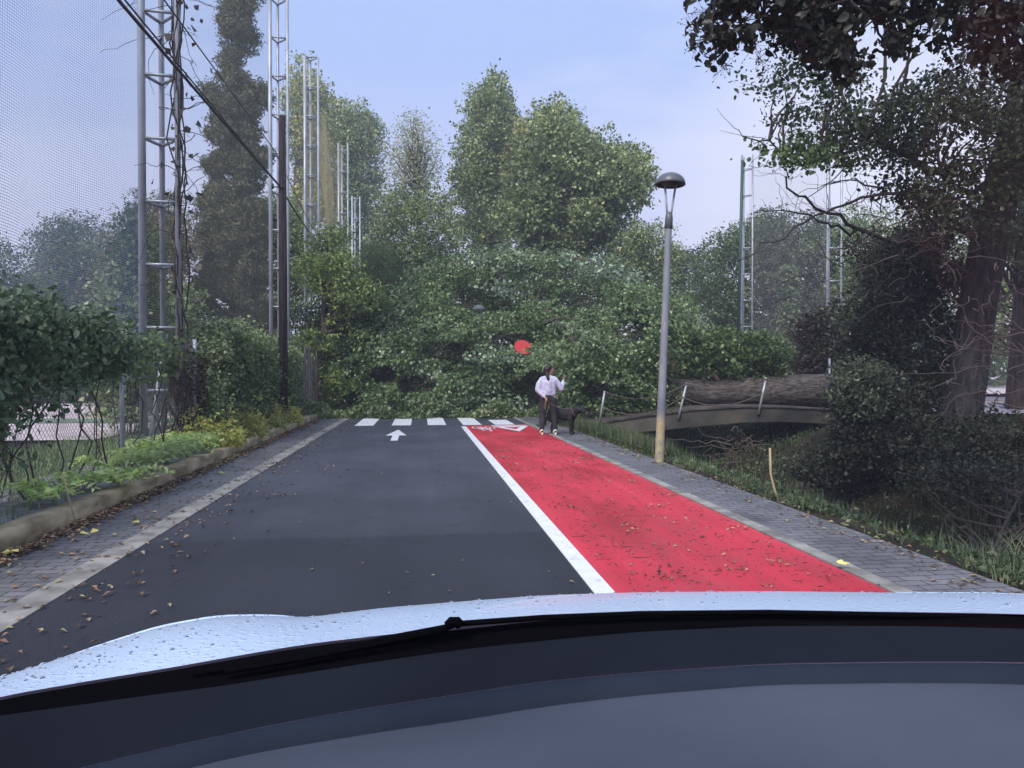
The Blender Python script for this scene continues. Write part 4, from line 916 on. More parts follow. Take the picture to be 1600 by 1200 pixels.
for u, v in [(972, 712), (998, 716), (975, 707), (1325, 888), (20, 868), (135, 835), (345, 742), (212, 817), (88, 812)]:
    g_ = G(u, v, .02); m.leaves(g_+np.array([0, 0, .03])+rng.normal(size=(2, 3))*[.03, .03, .006], .075, up=2.5, asp=.8, rng=rng)
o = m.build('yellow_leaves', M['littery']); tag(o, 'few yellow leaves lying on the pavements', 'fallen leaves', kind='stuff')
for nm, lb_, pl, r in [('dry_stalk', 'pale dry stalk leaning across the low wall at left', [(97, 738), (105, 770), (120, 822)], .006), ('dry_stalk', 'bent pale stalk standing on the creek bank right of the lamp', [(1203, 700), (1204, 740), (1210, 765), (1219, 788)], .013)]:
    a = G(pl[-1][0], pl[-1][1], .02 if r < .01 else -.05); d_ = float(np.dot(a-C0, Fv)); m = MB(); m.tube([PV(u, v, d_) for u, v in pl], r, 6); tag(m.build(nm, M['straw']), lb_, 'stalk')

# ================================================================== right-hand trees and shrubs
rng = np.random.default_rng(120)
def big_trunk(name, label, pl, rads, mt, crown_polys, extra_limbs=(), seed=0, seg=40):
    rng = np.random.default_rng(seed); p = np.array([PV(*q) for q in pl]); kt = np.linspace(0, 1, len(p)); tt = np.linspace(0, 1, 60)
    pp = np.stack([np.interp(tt, kt, p[:, k]) for k in range(3)], 1); pp = np.stack([np.convolve(np.pad(pp[:, k], 4, 'edge'), np.ones(9)/9, 'valid') for k in range(3)], 1)
    t = thing(name, label, 'tree', (pp[0][0], pp[0][1], float(gz(pp[0][0], pp[0][1]))))
    ph = rng.random(12)*6.28
    def bk(f, a):
        r = np.ones_like(a)
        for k in range(10): r += .022*np.abs(np.sin(a*(4+k)+ph[k]+1.1*np.sin(f*14+ph[k])))
        return r
    m = MB(); m.tube(pp, np.interp(tt, kt, rads), seg, bump=bk); m.build('trunk', mt, t)
    LC = [pp]; m = MB()
    for pl2, r0, r1 in extra_limbs:
        q = np.array([PV(*w_) for w_ in pl2]); t_ = np.linspace(0, 1, 4*len(q)); kk = np.linspace(0, 1, len(q))
        c = np.stack([np.interp(t_, kk, q[:, k]) for k in range(3)], 1); c[1:-1] = (c[:-2]+c[1:-1]*2+c[2:])/4; c[1:-1] += rng.normal(size=c[1:-1].shape)*.045
        m.tube(c, np.linspace(r0, r1, len(c)), 6); LC.append(c)
        for _ in range(int(len(c)*.9)):
            k = rng.integers(len(c)//4, len(c)); s = c[k]; e_ = s+(c[-1]-c[0])/np.linalg.norm(c[-1]-c[0])*rng.random()*.5+rng.normal(size=3)*.35
            m.tube(wob(s, e_, 6, .05, rng), np.linspace(r1*.8, .003, 6), 3, cap=False)
    allc = []
    for k, (poly, d, T, lm, nc, rc, per, nl, sig, leaf, up, nm) in enumerate(crown_polys):
        cen = fill(poly, nc, d, T, rng, inset=4); cl = clusters(cen, per, rc, rng, .6, .2); lv = spread(cl, nl, sig, rng)
        mm = MB(); mm.ovals(lv, leaf, up=up, asp=.72, rng=rng, droop=.5); mm.build(nm, lm, t)
        nlimbs(m, LC, cen[::2], rng, .03)
        for c in cl[::7]:
            j = np.argmin(np.linalg.norm(cen-c, axis=1)); m.tube([cen[j], c], [.008, .004], 3, cap=False)
    m.build('branches', M['twigdark'], t); return t
big_trunk('leaning_tree', 'large dark-barked poplar leaning right above the creek bank', [(1497, 672, 15), (1515, 560, 15), (1535, 430, 15), (1556, 330, 15), (1590, 200, 15), (1640, 20, 15), (1700, -250, 15)], [.37, .31, .31, .31, .29, .26, .18], M['barkdark'],
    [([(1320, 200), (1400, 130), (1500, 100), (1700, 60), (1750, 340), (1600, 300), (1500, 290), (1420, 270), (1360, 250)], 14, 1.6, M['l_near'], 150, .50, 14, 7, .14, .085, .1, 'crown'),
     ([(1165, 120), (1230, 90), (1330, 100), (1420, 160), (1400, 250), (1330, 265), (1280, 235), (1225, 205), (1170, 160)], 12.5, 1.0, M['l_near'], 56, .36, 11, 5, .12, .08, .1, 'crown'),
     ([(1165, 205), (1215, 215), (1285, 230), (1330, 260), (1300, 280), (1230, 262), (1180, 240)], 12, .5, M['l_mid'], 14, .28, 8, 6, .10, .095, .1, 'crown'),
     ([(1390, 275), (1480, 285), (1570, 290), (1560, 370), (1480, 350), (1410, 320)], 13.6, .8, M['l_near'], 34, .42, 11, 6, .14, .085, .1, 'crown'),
     ([(1200, -700), (1900, -700), (1900, -40), (1400, -20), (1250, -60)], 14, 3.0, M['l_near'], 120, 1.0, 14, 7, .2, .16, .1, 'crown')],  # unseen crown part above the frame, added to shade the right side
    [([(1560, 330, 15), (1450, 262, 14), (1380, 215, 13), (1320, 245, 12.4), (1260, 240, 12), (1160, 213, 11.8)], .065, .010),
     ([(1545, 400, 15), (1450, 310, 14), (1350, 305, 13), (1290, 330, 12.6), (1220, 370, 12.3), (1150, 410, 12)], .045, .006),
     ([(1520, 430, 15), (1420, 380, 13.8), (1350, 365, 13.2), (1280, 325, 12.8), (1230, 290, 12.6), (1225, 255, 12.5)], .055, .007),
     ([(1540, 380, 15), (1460, 345, 14), (1400, 300, 13.5), (1320, 275, 13), (1260, 310, 12.6)], .035, .006),
     ([(1350, 365, 13.2), (1300, 358, 13), (1240, 330, 12.6), (1180, 330, 12.3)], .03, .006)], seed=7)
big_trunk('creekside_tree', 'thick brown trunk standing behind the leaning tree at the right edge', [(1612, 650, 22), (1612, 560, 22), (1618, 450, 22), (1622, 300, 22), (1630, 100, 22)], [.62, .52, .48, .42, .34], M['bark'],
    [([(1480, 330), (1600, 280), (1760, 280), (1760, 420), (1620, 440), (1560, 400)], 20, 1.5, M['l_grey'], 60, .6, 16, 9, .16, .12, .4, 'crown')],
    [([(1590, 450, 20), (1560, 470, 19), (1520, 500, 18.5), (1480, 560, 18)], .05, .01)], seed=8)
# overhanging privet, rooted beyond the right edge
PT = big_trunk('overhanging_tree', 'dark broad-leaved tree reaching over the top right corner with seed clusters', [(1880, 800, 6.2), (1870, 560, 6.2), (1840, 300, 6.2), (1780, 120, 6.2), (1700, -60, 6.2)], [.16, .14, .12, .1, .06], M['barkdark'],
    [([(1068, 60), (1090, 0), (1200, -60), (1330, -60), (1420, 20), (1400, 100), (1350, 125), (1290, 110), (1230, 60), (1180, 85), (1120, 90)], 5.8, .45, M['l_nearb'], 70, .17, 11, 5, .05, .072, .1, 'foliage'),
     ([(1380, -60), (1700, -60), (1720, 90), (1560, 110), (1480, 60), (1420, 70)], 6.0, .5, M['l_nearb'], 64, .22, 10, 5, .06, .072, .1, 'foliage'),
     ([(1000, -900), (1900, -900), (1900, -120), (1050, -120)], 6.0, 1.2, M['l_nearb'], 80, .6, 12, 6, .1, .12, .1, 'foliage')],  # leaves beyond the top of the view, put there as a shading canopy
    [([(1780, 120, 6.2), (1600, 20, 6), (1400, 30, 5.9), (1250, 10, 5.8), (1110, 40, 5.8)], .04, .006), ([(1780, 120, 6.2), (1650, 50, 6), (1500, -10, 5.9), (1330, 60, 5.8)], .03, .006)], seed=9)
m = MB(); rng = np.random.default_rng(130)
for u, v, s in [(1085, 45, 26), (1100, 20, 30), (1085, 75, 16), (1130, 105, 20), (1125, 85, 22), (1180, 70, 30), (1235, 50, 24), (1165, 30, 26), (1190, 95, 18), (1120, 60, 26), (1340, 105, 22)]:
    c = PV(u, v, 5.75); m = MB()
    for q in range(26):
        e_ = c+rng.normal(size=3)*.055*s/24; m.tube([c, (c+e_)/2+rng.normal(size=3)*.005, e_], .0012, 3, cap=False); m.lathe([(.0005, .006), (.005, .003), (.0055, 0), (.004, -.004), (.0005, -.006)], e_, 5)
    m.build('seed_cluster', M['l_brown'], PT)

poly_tree('dark_shrub', 'very dark holly-like tree mass beside the leaning trunk', 'shrub', [(1335, 380), (1400, 330), (1470, 330), (1510, 420), (1500, 560), (1480, 700), (1330, 720), (1300, 600), (1320, 480)], 16.5, 1.3, M['l_under'], M['barkdark'], nc=120, rc=.5, per=22, nl=12, sig=.12, leaf=.09, base=(9.6, 14.5, 0), tr=.14, seed=21)
poly_tree('dark_shrub', 'grey-green scrub with bare twigs in front of the pale right-hand mast', 'shrub', [(1300, 470), (1350, 400), (1420, 380), (1450, 480), (1430, 600), (1330, 620), (1300, 560)], 18.5, 1.0, M['l_grey'], M['barkdark'], nc=55, rc=.5, per=13, nl=9, sig=.14, leaf=.09, base=(10.5, 17, 0), tr=.1, seed=22)
poly_tree('brown_shrub', 'brownish-purple shrub left of the pale right-hand mast', 'shrub', [(1240, 500), (1275, 470), (1320, 480), (1335, 590), (1250, 595), (1235, 560)], 24, 1.1, M['l_brown'], M['barkdark'], nc=60, rc=.5, per=18, nl=12, sig=.13, leaf=.1, base=(13, 22, .1), tr=.1, seed=23)
poly_tree('creeper_shrub', 'creeper-covered bush hiding the root end of the fallen trunk', 'shrub', [(1300, 610), (1325, 575), (1380, 560), (1440, 600), (1460, 700), (1520, 770), (1400, 790), (1330, 765), (1260, 775), (1190, 755), (1240, 715), (1290, 690)], 14.5, 1.2, M['l_under'], M['barkdark'], nc=120, rc=.38, per=15, nl=9, sig=.11, leaf=.08, base=(8.2, 13, -1), tr=.08, seed=24)
poly_tree('creeper_shrub', 'light-speckled creeper on the bush top beside the trunk end', 'shrub', [(1300, 590), (1335, 560), (1390, 575), (1400, 640), (1330, 660), (1300, 640)], 13.9, .5, M['l_grey'], M['barkdark'], nc=30, rc=.35, per=14, nl=9, sig=.1, leaf=.07, base=(8.0, 13, -1), tr=.05, seed=25)
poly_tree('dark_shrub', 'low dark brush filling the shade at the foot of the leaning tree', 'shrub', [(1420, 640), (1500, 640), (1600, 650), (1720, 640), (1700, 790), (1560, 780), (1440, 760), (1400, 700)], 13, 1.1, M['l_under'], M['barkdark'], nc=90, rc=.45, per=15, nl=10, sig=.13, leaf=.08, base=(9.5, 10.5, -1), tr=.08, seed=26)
poly_tree('brown_undergrowth', 'low brown-black undergrowth in the ditch in front of the leaning tree', 'undergrowth', [(1340, 742), (1480, 722), (1600, 712), (1720, 715), (1700, 765), (1560, 775), (1420, 770)], 10.8, .6, M['l_under'], M['twigdark'], nc=34, rc=.33, per=13, nl=8, sig=.11, leaf=.06, base=(7.4, 8.6, -1.2), tr=.03, seed=30, r0=.02)
# bare tangles on the right
for i, (lb_, cu, cv, d_, su, sv, n) in enumerate([('tangle of bare grey twigs in front of the leaning trunk', 1560, 560, 12.5, 90, 110, 60), ('bare twiggy branches arching left of the leaning trunk', 1400, 380, 13.5, 110, 90, 70), ('brown roots and sticks caught under the footbridge', 1150, 700, 19.8, 45, 26, 70), ('dead sticks lying on the dark bank at right', 1480, 790, 8.5, 130, 40, 26)]):
    m = MB(); c0 = None
    for k in range(n):
        a = PV(cu+rng.normal()*su*.5, cv+rng.normal()*sv*.5, d_+rng.normal()*.4); b_ = a+np.array([rng.normal()*.7, rng.normal()*.4, rng.normal()*.45])*(1 if i < 2 else .7)
        if i == 3: a[2] = gz(a[0], a[1])+.05; b_[2] = gz(b_[0], b_[1])+.12
        m.tube(wob(a, b_, 9, .07, rng), np.linspace(.012, .004, 9)*(1.3 if i > 1 else 1), 4, cap=False)
    tag(m.build('twig_tangle', M['twig']), lb_, 'twigs')
# far fence seen under the trees at right
t = thing('wooden_fence', 'low post-and-rail fence seen past the leaning trunk at right', 'fence', PV(1540, 650, 24)); m = MB()
for u in (1450, 1533, 1600, 1680): a = PV(u, 660, 24); m.tube([a, a+[0, 0, 2.3]], .05, 6)
m.build('post', M['twigdark'], t); m = MB(); m.tube([PV(1400, 618, 24), PV(1700, 618, 24)], .05, 6); m.build('rail', M['twigdark'], t)
m = MB(); A_ = [(13.5, 18, .34), (40, 12, .4), (13.5, 60, .34), (60, 60, .42)]; m.grid([[A_[0], A_[1]], [A_[2], A_[3]]]); struct(m.build('pale_path', M['court']))
#@@PEOPLE
# ================================================================== woman, dog
def skin(name, verts, edges, rads, mt, parent, root=0, sub=2, vox=.009, smo=5):
    m = MB(); verts = [np.array(v, float) for v in verts]
    for v, r in zip(verts, rads):
        A = np.array([[v+r*np.array([math.sin(a)*math.cos(b_), math.sin(a)*math.sin(b_), math.cos(a)]) for b_ in np.linspace(0, 2*np.pi, 17)[:-1]] for a in np.linspace(0.15, np.pi-.15, 9)])
        n0 = m.n; k = np.arange(16); m.add(A.reshape(-1, 3), np.concatenate([np.stack([q*16+k, (q+1)*16+k, (q+1)*16+(k+1) % 16, q*16+(k+1) % 16], -1) for q in range(8)]))
        m.ng.append([n0+q for q in range(16)]); m.ng.append([n0+8*16+q for q in range(16)][::-1])
    for a, b_ in edges:
        n0 = m.n; m.tube([verts[a], verts[b_]], [rads[a]*.985, rads[b_]*.985], 16)
    o = m.build(name, mt, None)
    bm_ = __import__('bmesh').new(); bm_.from_mesh(o.data); __import__('bmesh').ops.recalc_face_normals(bm_, faces=bm_.faces); bm_.to_mesh(o.data); bm_.free()
    mr = o.modifiers.new('r', 'REMESH'); mr.mode = 'VOXEL'; mr.voxel_size = vox; mr.use_smooth_shade = True
    mq = o.modifiers.new('q', 'SMOOTH'); mq.factor = .5; mq.iterations = smo
    dg = bpy.context.evaluated_depsgraph_get(); dg.update(); me2 = bpy.data.meshes.new_from_object(o.evaluated_get(dg))
    o.modifiers.clear(); o.data = me2; me2.name = name
    me2.polygons.foreach_set('use_smooth', np.full(len(me2.polygons), True))
    me2.materials.clear(); me2.materials.append(mt); o.parent = parent; return o
mskin = mat('skin', col=(.42, .24, .17), rough=.55)
mhair = noisy('black_hair', (.012, .008, .008), (.035, .022, .02), 30, .5, .004, (1, 1, .15))
mswe = noisy('lilac_grey_sweatshirt', (.46, .46, .62), (.62, .62, .78), 14, .85, .006)
mtro = noisy('black_trousers', (.014, .014, .02), (.035, .035, .045), 9, .8, .004)
mshoe = mat('cream_shoes', col=(.75, .70, .55), rough=.6)
pb2 = G(857, 679, .01); pe = local(thing('person', 'woman in a lilac sweatshirt and black trousers, seen from behind, raising a phone', 'person', pb2, R_(-6)))
V = [(0, 0, .90), (0, 0, 1.06), (0, .0, 1.22), (0, .01, 1.33), (.012, .01, 1.395), (.02, .025, 1.45), (.025, .03, 1.52),
     (.10, 0, .88), (.125, .02, .48), (.15, -.02, .10), (-.10, 0, .88), (-.135, .03, .48), (-.155, 0, .10),
     (.15, 0, 1.285), (.285, .03, 1.08), (.36, .15, 1.25), (.375, .165, 1.30),
     (-.15, 0, 1.285), (-.245, -.05, 1.06), (-.10, -.16, .88), (-.07, -.175, .84)]
E = [(0, 1), (1, 2), (2, 3), (3, 4), (4, 5), (5, 6), (0, 7), (7, 8), (8, 9), (0, 10), (10, 11), (11, 12), (3, 13), (13, 14), (14, 15), (15, 16), (3, 17), (17, 18), (18, 19), (19, 20)]
Rr = [.095, .095, .10, .07, .047, .06, .082, .085, .055, .036, .085, .055, .036, .042, .038, .026, .028, .042, .038, .026, .028]
# fingers, rooted in the palms
for pi, dx, basep in ((16, 1, V[16]), (20, -1, V[20])):
    for f_, (oy, ln) in enumerate([(-.022, .055), (-.007, .062), (.008, .058), (.022, .045)]):
        up_ = 1 if dx > 0 else -1; b0 = np.array(basep)
        k = len(V); V += [tuple(b0+[.006, oy, .035*up_]), tuple(b0+[.022*dx, oy, (.035+ln*.5)*up_]), tuple(b0+[.012*dx, oy*.8, (.035+ln*.85)*up_])]
        E += [(pi, k), (k, k+1), (k+1, k+2)]; Rr += [.0095, .0088, .0075]
    k = len(V); V += [tuple(b0+[-.02*dx, -.02, .012*up_]), tuple(b0+[-.028*dx, -.03, .04*up_])]; E += [(pi, k), (k, k+1)]; Rr += [.010, .008]
body = skin('body', V, E, Rr, mskin, pe, vox=.006, smo=2)
# face: looks to the right (+x) and a little away
m = MB(); hc = np.array([.03, .035, 1.505])
def ell(m, c, r, seg=18, rot=0):
    A = np.array([[(c[0]+r[0]*math.sin(a)*math.cos(b_), c[1]+r[1]*math.sin(a)*math.sin(b_), c[2]+r[2]*math.cos(a)) for b_ in np.linspace(0, 2*np.pi, seg+1)] for a in np.linspace(.01, np.pi-.01, seg//2+2)]); m.grid(A)
ell(m, hc+[.008, .01, -.005], (.088, .078, .108)); ell(m, hc+[.095, .022, -.012], (.016, .011, .022)); ell(m, hc+[.082, .02, -.052], (.014, .022, .008)); ell(m, hc+[.0, -.07, -.01], (.016, .008, .028)); ell(m, hc+[.06, .015, -.09], (.025, .03, .018))
m.build('face', mskin, body)
m = MB()
for oy in (-.008, .05): ell(m, hc+[.083-abs(oy-.02)*.1, oy, .008], (.008, .012, .007), 10)
m.build('eyes', mat('dark_eyes', col=(.02, .015, .012), rough=.2), body)
hair = skin('hair', [(.0, .01, 1.555), (-.04, -.01, 1.52), (-.045, -.03, 1.45), (-.03, -.075, 1.38), (-.01, -.10, 1.28), (0, -.105, 1.17), (.02, .02, 1.575), (.055, .02, 1.565)], [(0, 1), (1, 2), (2, 3), (3, 4), (4, 5), (0, 6), (6, 7)], [.088, .085, .065, .045, .036, .018, .062, .045], mhair, pe)
skin('sweatshirt', [(0, -.005, .93), (0, -.01, 1.04), (0, -.01, 1.20), (0, 0, 1.30), (0, .008, 1.355), (.150, 0, 1.285), (.235, .015, 1.17), (.295, .03, 1.07), (.335, .10, 1.17), (.355, .145, 1.235),
     (-.150, 0, 1.285), (-.225, -.02, 1.17), (-.25, -.05, 1.05), (-.17, -.11, .96), (-.11, -.155, .895), (.075, -.01, .965), (.075, -.01, 1.20), (-.075, -.01, .965), (-.075, -.01, 1.20)],
     [(0, 1), (1, 2), (2, 3), (3, 4), (3, 5), (5, 6), (6, 7), (7, 8), (8, 9), (3, 10), (10, 11), (11, 12), (12, 13), (13, 14), (15, 16), (17, 18), (15, 17), (16, 18), (16, 5), (18, 10)],
     [.115, .135, .135, .10, .062, .070, .070, .068, .058, .038, .070, .072, .070, .058, .038, .105, .105, .105, .105], mswe, pe, vox=.009, smo=5)
skin('trousers', [(0, 0, .955), (0, 0, .88), (.10, 0, .80), (.125, .02, .50), (.15, -.015, .24), (.152, -.02, .11), (-.10, 0, .80), (-.135, .03, .50), (-.15, .01, .24), (-.155, 0, .11)],
     [(0, 1), (1, 2), (2, 3), (3, 4), (4, 5), (1, 6), (6, 7), (7, 8), (8, 9)], [.12, .125, .105, .085, .068, .056, .105, .085, .068, .056], mtro, pe, vox=.009, smo=5)
for x, y, r in ((.152, -.01, -.2), (-.155, .01, .15)):
    m = MB(); rows = []
    for q, (yy, w, h) in enumerate([(-.085, .030, .10), (-.07, .046, .125), (0, .050, .135), (.06, .050, .09), (.12, .050, .065), (.16, .035, .045)]):
        rows.append([(x+math.cos(a)*w, y+yy, .003+max(0, h*.5+math.sin(a)*h*.5)) for a in np.linspace(0, 2*np.pi, 15)])
    m.grid(rows); m.ng.append(list(range(14))); m.ng.append([5*15+i for i in range(14)]); m.build('shoe', mshoe, pe)
rm = np.array(pe.rotation_euler.to_matrix())
def pw(p): return rm@np.array(p)+pb2
ph_ = local(thing('smartphone', 'smartphone held up in the woman\'s right hand', 'phone', pw((.385, .17, 1.365)), R_(-6)))
ph_.rotation_euler = (R_(-12), R_(14), R_(60))
m = MB(); m.box(-.037, .037, -.004, .004, -.075, .075); m.build('case', mat('phone_case', col=(.02, .02, .025), rough=.4), ph_, smooth=False)
m = MB(); m.box(-.034, .034, -.0055, -.0042, -.070, .070); m.build('screen', mat('phone_screen', col=(.25, .32, .38), rough=.1), ph_, smooth=False)
# dog, standing to the right of the woman, head to the right
mdog = noisy('black_dog_coat', (.004, .004, .005), (.014, .014, .017), 25, .7, .006)
db = G(882, 678, .01); dg_ = local(thing('dog', 'black dog standing on the footpath beside the woman, head lowered to the right', 'dog', db, R_(-36)))
DV = [(-.30, 0, .47), (-.14, 0, .475), (.02, 0, .45), (.16, 0, .46), (.26, 0, .53), (.34, 0, .585), (.41, .0, .575), (.49, 0, .545), (.525, 0, .54),
      (-.30, .085, .37), (-.25, .09, .25), (-.345, .09, .15), (-.325, .09, .03), (-.285, .09, .02),
      (-.30, -.085, .37), (-.22, -.09, .25), (-.30, -.09, .15), (-.27, -.09, .03), (-.23, -.09, .02),
      (.17, .085, .38), (.155, .085, .25), (.165, .085, .14), (.16, .085, .03), (.20, .085, .02),
      (.18, -.085, .38), (.20, -.085, .25), (.19, -.085, .14), (.20, -.085, .03), (.24, -.085, .02),
      (-.40, 0, .46), (-.47, 0, .36), (-.50, 0, .26), (-.49, 0, .18),
      (.33, .06, .63), (.335, .085, .57), (.33, -.06, .63), (.335, -.085, .57)]
DE = [(0, 1), (1, 2), (2, 3), (3, 4), (4, 5), (5, 6), (6, 7), (7, 8), (0, 9), (9, 10), (10, 11), (11, 12), (12, 13), (0, 14), (14, 15), (15, 16), (16, 17), (17, 18), (3, 19), (19, 20), (20, 21), (21, 22), (22, 23), (3, 24), (24, 25), (25, 26), (26, 27), (27, 28), (0, 29), (29, 30), (30, 31), (31, 32), (5, 33), (33, 34), (5, 35), (35, 36)]
DR = [.135, .135, .15, .155, .11, .098, .075, .05, .040, .095, .055, .033, .030, .032, .095, .055, .033, .030, .032, .07, .045, .034, .030, .033, .07, .045, .034, .030, .033, .036, .03, .024, .016, .022, .02, .022, .02]
skin('body', DV, DE, DR, mdog, dg_, vox=.008, smo=4)
m = MB(); a_ = np.linspace(0, 2*np.pi, 25); m.tube([(.255-.05*math.sin(q), .112*math.cos(q), .535+.112*math.sin(q)) for q in a_], .010, 6, cap=False); m.build('collar', mat('red_brown_collar', col=(.18, .05, .04)), dg_)
dm = np.array(dg_.rotation_euler.to_matrix())
a = pw((-.07, -.19, .80)); b_ = dm@np.array([.22, -.09, .60])+db; t_ = np.linspace(0, 1, 20)[:, None]; p = a+(b_-a)*t_; p[:, 2] -= (.25*4*t_*(1-t_))[:, 0]*.25
m = MB(); m.tube(p, .008, 6); m.tube([a+[0, 0, .03], a+[-.03, -.02, -.06], a+[-.045, -.02, -.20], a+[-.02, -.02, -.22], a+[0, -.01, -.02]], .010, 6)
tag(m.build('dog_leash', mat('brown_leash', col=(.16, .09, .06), rough=.6)), 'thin brown leash running from the woman\'s lowered hand to the black dog', 'leash')

# ================================================================== the car we sit in
UC = np.array([-160, 0, 150, 250, 340, 420, 480, 600, 720, 850, 1000, 1200, 1400, 1550, 1760.])
VS = np.array([1128, 1070, 1012, 978, 962, 962, 968, 952, 943, 934, 930, 929, 932, 932, 945.])
DS = np.array([1.35, 1.5, 1.65, 1.75, 1.8, 1.85, 1.95, 2.0, 2.05, 2.1, 2.1, 2.1, 2.05, 1.95, 1.8])*.8
VR = np.array([1112, 1088, 1062, 1046, 1030, 1016, 1006, 992, 979, 965, 958, 954, 956, 958, 965.])+0
VR[0] = 1132
DRr = np.array([1.0, 1.1, 1.17, 1.2, 1.22, 1.25, 1.27, 1.3, 1.33, 1.36, 1.38, 1.4, 1.38, 1.35, 1.3])*.8
VB = np.array([1150, 1120, 1100, 1086, 1075, 1062, 1053, 1034, 1017, 1003, 989, 980, 980, 983, 990.])
V1 = np.array([1290, 1235, 1193, 1170, 1150, 1134, 1122, 1102, 1084, 1064, 1050, 1037, 1034, 1034, 1040.])
V2 = np.array([1340, 1290, 1245, 1215, 1192, 1175, 1165, 1145, 1128, 1106, 1088, 1072, 1069, 1070, 1078.])
un = np.linspace(-160, 1760, 97)
def cv(V, sm=5):
    y = np.interp(un, UC, V); k = sm; return np.convolve(np.pad(y, k//2, 'edge'), np.ones(k)/k, 'valid')
def row(V, D, dz=0): r = P(un, V if len(V) == len(un) else cv(V), D if len(D) == len(un) else cv(D, 9)); r[:, 2] += dz; return r
car = thing('car', 'pale wet car bonnet and dark dashboard seen from the driver\'s seat', 'car', (.4, 1.2, 0))
sil = row(cv(VS, 3), DS); rear = row(VR, DRr); rows = []
for f in np.linspace(0, 1, 14): rows.append(rear*(1-f)+sil*f+np.array([0, 0, .018*math.sin(math.pi*f)]) if 0 < f < 1 else (rear if f == 0 else sil))
fwd = np.array([Fv[0], Fv[1], 0])
for a, b_ in ((.06, .03), (.14, .10), (.22, .22), (.28, .40), (.30, .65)): rows.append(sil+fwd*a-np.array([0, 0, b_]))
def hoodm(t, b):
    co = objcoord(t); b.inputs['Base Color'].default_value = (.54, .66, .84, 1); b.inputs['Roughness'].default_value = .32; b.inputs['Coat Weight'].default_value = .25; b.inputs['Coat Roughness'].default_value = .06
    hs = None
    for sc, th in ((55, .33), (130, .3)):
        v = N(t, 'ShaderNodeTexVoronoi'); v.inputs['Scale'].default_value = sc; t.links.new(co, v.inputs['Vector']); v.inputs['Randomness'].default_value = 1
        r = ramp(t, v.outputs['Distance'], [(0, (1, 1, 1)), (th*.6, (.8, .8, .8)), (th, (0, 0, 0))])
        hs = r if hs is None else mixrgb(t, 1.0, hs, r, 'ADD')
    bump(t, b, hs, .55, .0035)
M['hood'] = mat('wet_pale_car_paint', hoodm)
m = MB(); m.grid(np.array(rows)[::-1]); m.build('bonnet', M['hood'], car)
# standing rain drops
rg = np.random.default_rng(200); R3 = np.array(rows[:14]); mw = MB()
for k in range(420):
    i_ = int(2+rg.random()*11); j_ = int(4+(rg.random()**1.6)*88); p = R3[i_, j_]+(R3[min(i_+1, 13), j_]-R3[i_, j_])*rg.random()+(R3[i_, j_+1]-R3[i_, j_])*rg.random(); r_ = .0014+.0036*rg.random()**2.5
    mw.lathe([(.0001, r_*.55), (r_*.6, r_*.42), (r_*.95, r_*.1), (r_, -.001)], p+np.array([0, 0, .0005]), 8)
mwat = mat('rain_drops', col=(.55, .66, .8), rough=.03); mwat.node_tree.nodes['Principled BSDF'].inputs['Transmission Weight'].default_value = .85; mwat.node_tree.nodes['Principled BSDF'].inputs['IOR'].default_value = 1.33
o = mw.build('rain_drops', mwat, car); o['kind'] = 'stuff'; o['label'] = 'rain drops standing on the bonnet'
# raised crease near the front edge of the left wing
m = MB(); q = (un > -20) & (un < 470); cr_ = (sil*.86+rear*.14)[q]; m.tube(cr_+np.array([0, 0, .006]), .004, 6); q = (un > 1380) & (un < 1740); m.tube((sil*.8+rear*.2)[q]+np.array([0, 0, .010]), .004, 6); m.build('wing_crease', M['hood'], car)
mblk = mat('black_trim', col=(.003, .003, .004), rough=.9, spec=0); mdk = noisy('dark_dash_plastic', (.004, .0055, .010), (.007, .009, .016), 3, .8, spec=.15); mpad = noisy('slate_dash_pad', (.042, .050, .070), (.070, .082, .112), 1.4, .6, .0, spec=.3)
glb = row(VB, DRr*.965); 
m = MB(); m.grid(np.array([glb, rear*.45+glb*.55-[0, 0, .008], rear-[0, 0, .004]])); m.build('cowl', mblk, car)
d0 = row(VB-2, DRr*.95); d1 = row(V1, DRr*.84); d1b = row(V1+9, DRr*.831, .001); d1c = row(V1*.5+V2*.5-4, DRr*.822); d2 = row(V2-5, DRr*.815); d2b = row(V2+3, DRr*.812)
m = MB(); m.grid(np.array([d1, d1*.5+d0*.5+[0, 0, .004], d0])); m.build('dash_slope', mdk, car)
m = MB(); m.grid(np.array([d2b, d2, d1c, d1b, d1*.6+d1b*.4+[0, 0, .0015], d1-[0, 0, .004]])); m.build('dash_rim', noisy('dash_rim_plastic', (.012, .017, .030), (.018, .025, .040), 3, .8, spec=.1), car)
bt_ = []
for k, f in enumerate(np.linspace(0, 1, 8)): r = d2b*(1-f)+row(V2*.2+1420*.8, DRr*.5)*f; r[:, 2] += .02*math.sin(math.pi*f)+.004; bt_.append(r)
m = MB(); m.grid(np.array(bt_)[::-1]); m.build('dash_pad', mpad, car)
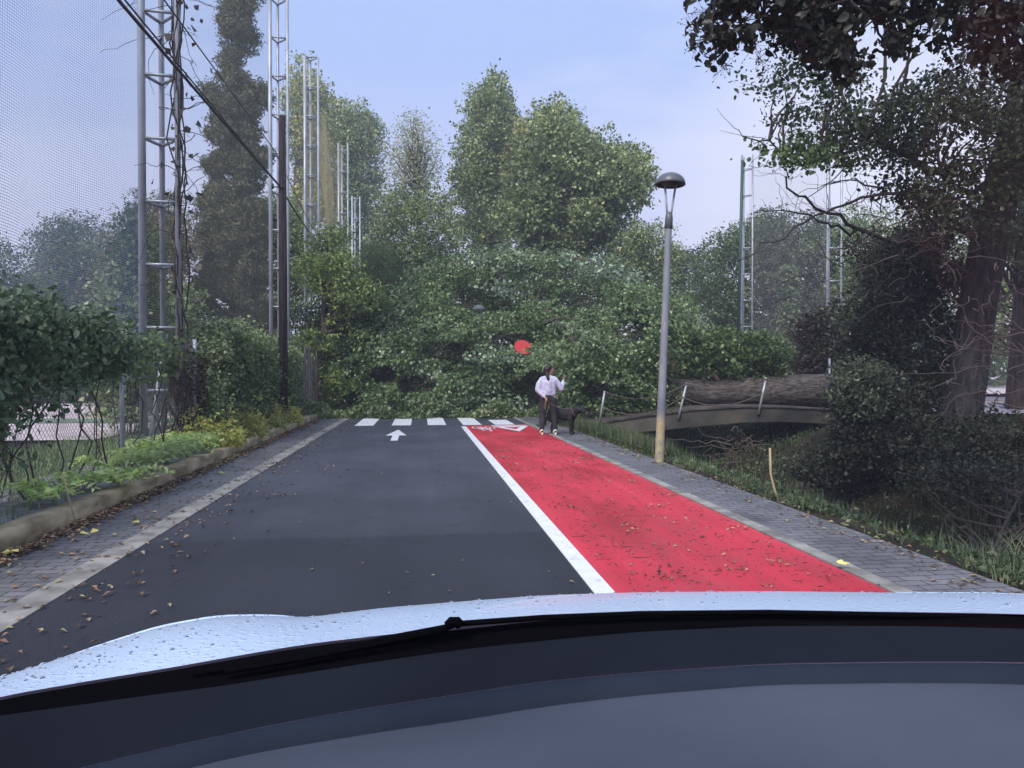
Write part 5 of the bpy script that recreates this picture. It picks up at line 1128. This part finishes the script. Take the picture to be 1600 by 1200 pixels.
# wiper
wu = np.array([300, 380, 460, 520, 600, 700, 712, 850, 1000, 1200, 1500]); wv = np.array([1052, 1038, 1024, 1013, 996, 978, 973, 963, 957, 955, 960]); wd = np.interp(wu, UC, DRr)*.985; wu[-1] = 1760; wv[-1] = 966; wv = wv+2
m = MB(); p = P(wu, wv+2, wd); p[:, 2] += .002; m.tube(p, [.002, .003, .004, .004, .004, .005, .0045, .0045, .0045, .0045, .0045], 8)
wo_ = m.build('wiper', mblk, car)
m = MB(); p = P(np.array([700, 706, 714, 720.]), np.array([981, 974, 974, 981.]), np.full(4, wd[6]*.99)); p[:, 2] += .003; m.tube(p, .0075, 8); m.build('wiper_joint', mblk, wo_)
m = MB(); p = P(np.array([350, 500, 700.]), np.array([1050, 1024, 984.]), np.interp([350, 500, 700], UC, DRr)*.975); m.tube(p, .004, 6); m.build('wiper_blade', mblk, wo_)
# unseen dark cabin tub, added to keep the road out of windscreen reflections
mcab = mat('dark_reflection_block', col=(.012, .013, .018), rough=.8)
edge = bt_[-1]
def cabpt(e_, k, z): q = e_+back_*k; q[:, 2] = z; return q
back_ = np.array([-Fv[0], -Fv[1], 0])
m = MB(); m.grid(np.array([edge, cabpt(edge, .02, .75), cabpt(edge, .12, .45), cabpt(edge, 1.9, .45), cabpt(edge, 2.0, 1.3)])); m.build('reflection_block_floor', mcab, car)
for s_, nm in ((0, 'reflection_block_side'), (-1, 'reflection_block_side')):
    a = np.array([r[s_] for r in (d0, d1, d2b, edge)]); e2 = edge[s_]+back_*2.0; a = np.vstack([a, e2[None]]); b_ = a.copy(); b_[:, 2] = .45
    t_ = a.copy(); t_[:, 2] = np.maximum(t_[:, 2], 1.0)+.04; m = MB(); m.grid(np.array([b_, a, t_])); m.build(nm, mcab, car)
# windscreen
def glassm(t, b):
    tr = t.nodes.new('ShaderNodeBsdfTransparent'); gl = t.nodes.new('ShaderNodeBsdfGlossy'); gl.inputs['Roughness'].default_value = .02
    tr.inputs[0].default_value = (.97, .98, .98, 1); lw = t.nodes.new('ShaderNodeFresnel'); lw.inputs[0].default_value = 1.35
    mx = t.nodes.new('ShaderNodeMixShader'); mx.inputs[0].default_value = .012; t.links.new(tr.outputs[0], mx.inputs[1]); t.links.new(gl.outputs[0], mx.inputs[2]); t.links.new(mx.outputs[0], t.nodes['Material Output'].inputs[0])
g0 = row(VB-3, DRr*.955); back = np.array([-Fv[0], -Fv[1], 0]); rows = []
for f in np.linspace(0, 1.22, 12): rows.append(g0+back*(.78*f)+np.array([0, 0, 1])*(.62*f-.1*f*f)+ (np.array([0, 0, 1.0])*(1.0-g0[:, 2:3])*f))
m = MB(); m.grid(np.array(rows)); m.build('windscreen', mat('windscreen_glass', glassm), car)
# ================================================================== damp evening air
m = MB(); m.box(-130, 130, -30, 180, -3, 40)
def hz(t, b):
    t.nodes.remove(b); v = t.nodes.new('ShaderNodeVolumePrincipled'); v.inputs['Color'].default_value = (.82, .88, 1, 1); v.inputs['Density'].default_value = .0024; v.inputs['Anisotropy'].default_value = .2
    t.links.new(v.outputs[0], t.nodes['Material Output'].inputs['Volume'])
o = m.build('haze', mat('haze_air', hz), smooth=False); o['kind'] = 'stuff'; o['label'] = 'thin damp evening haze over the road and trees'
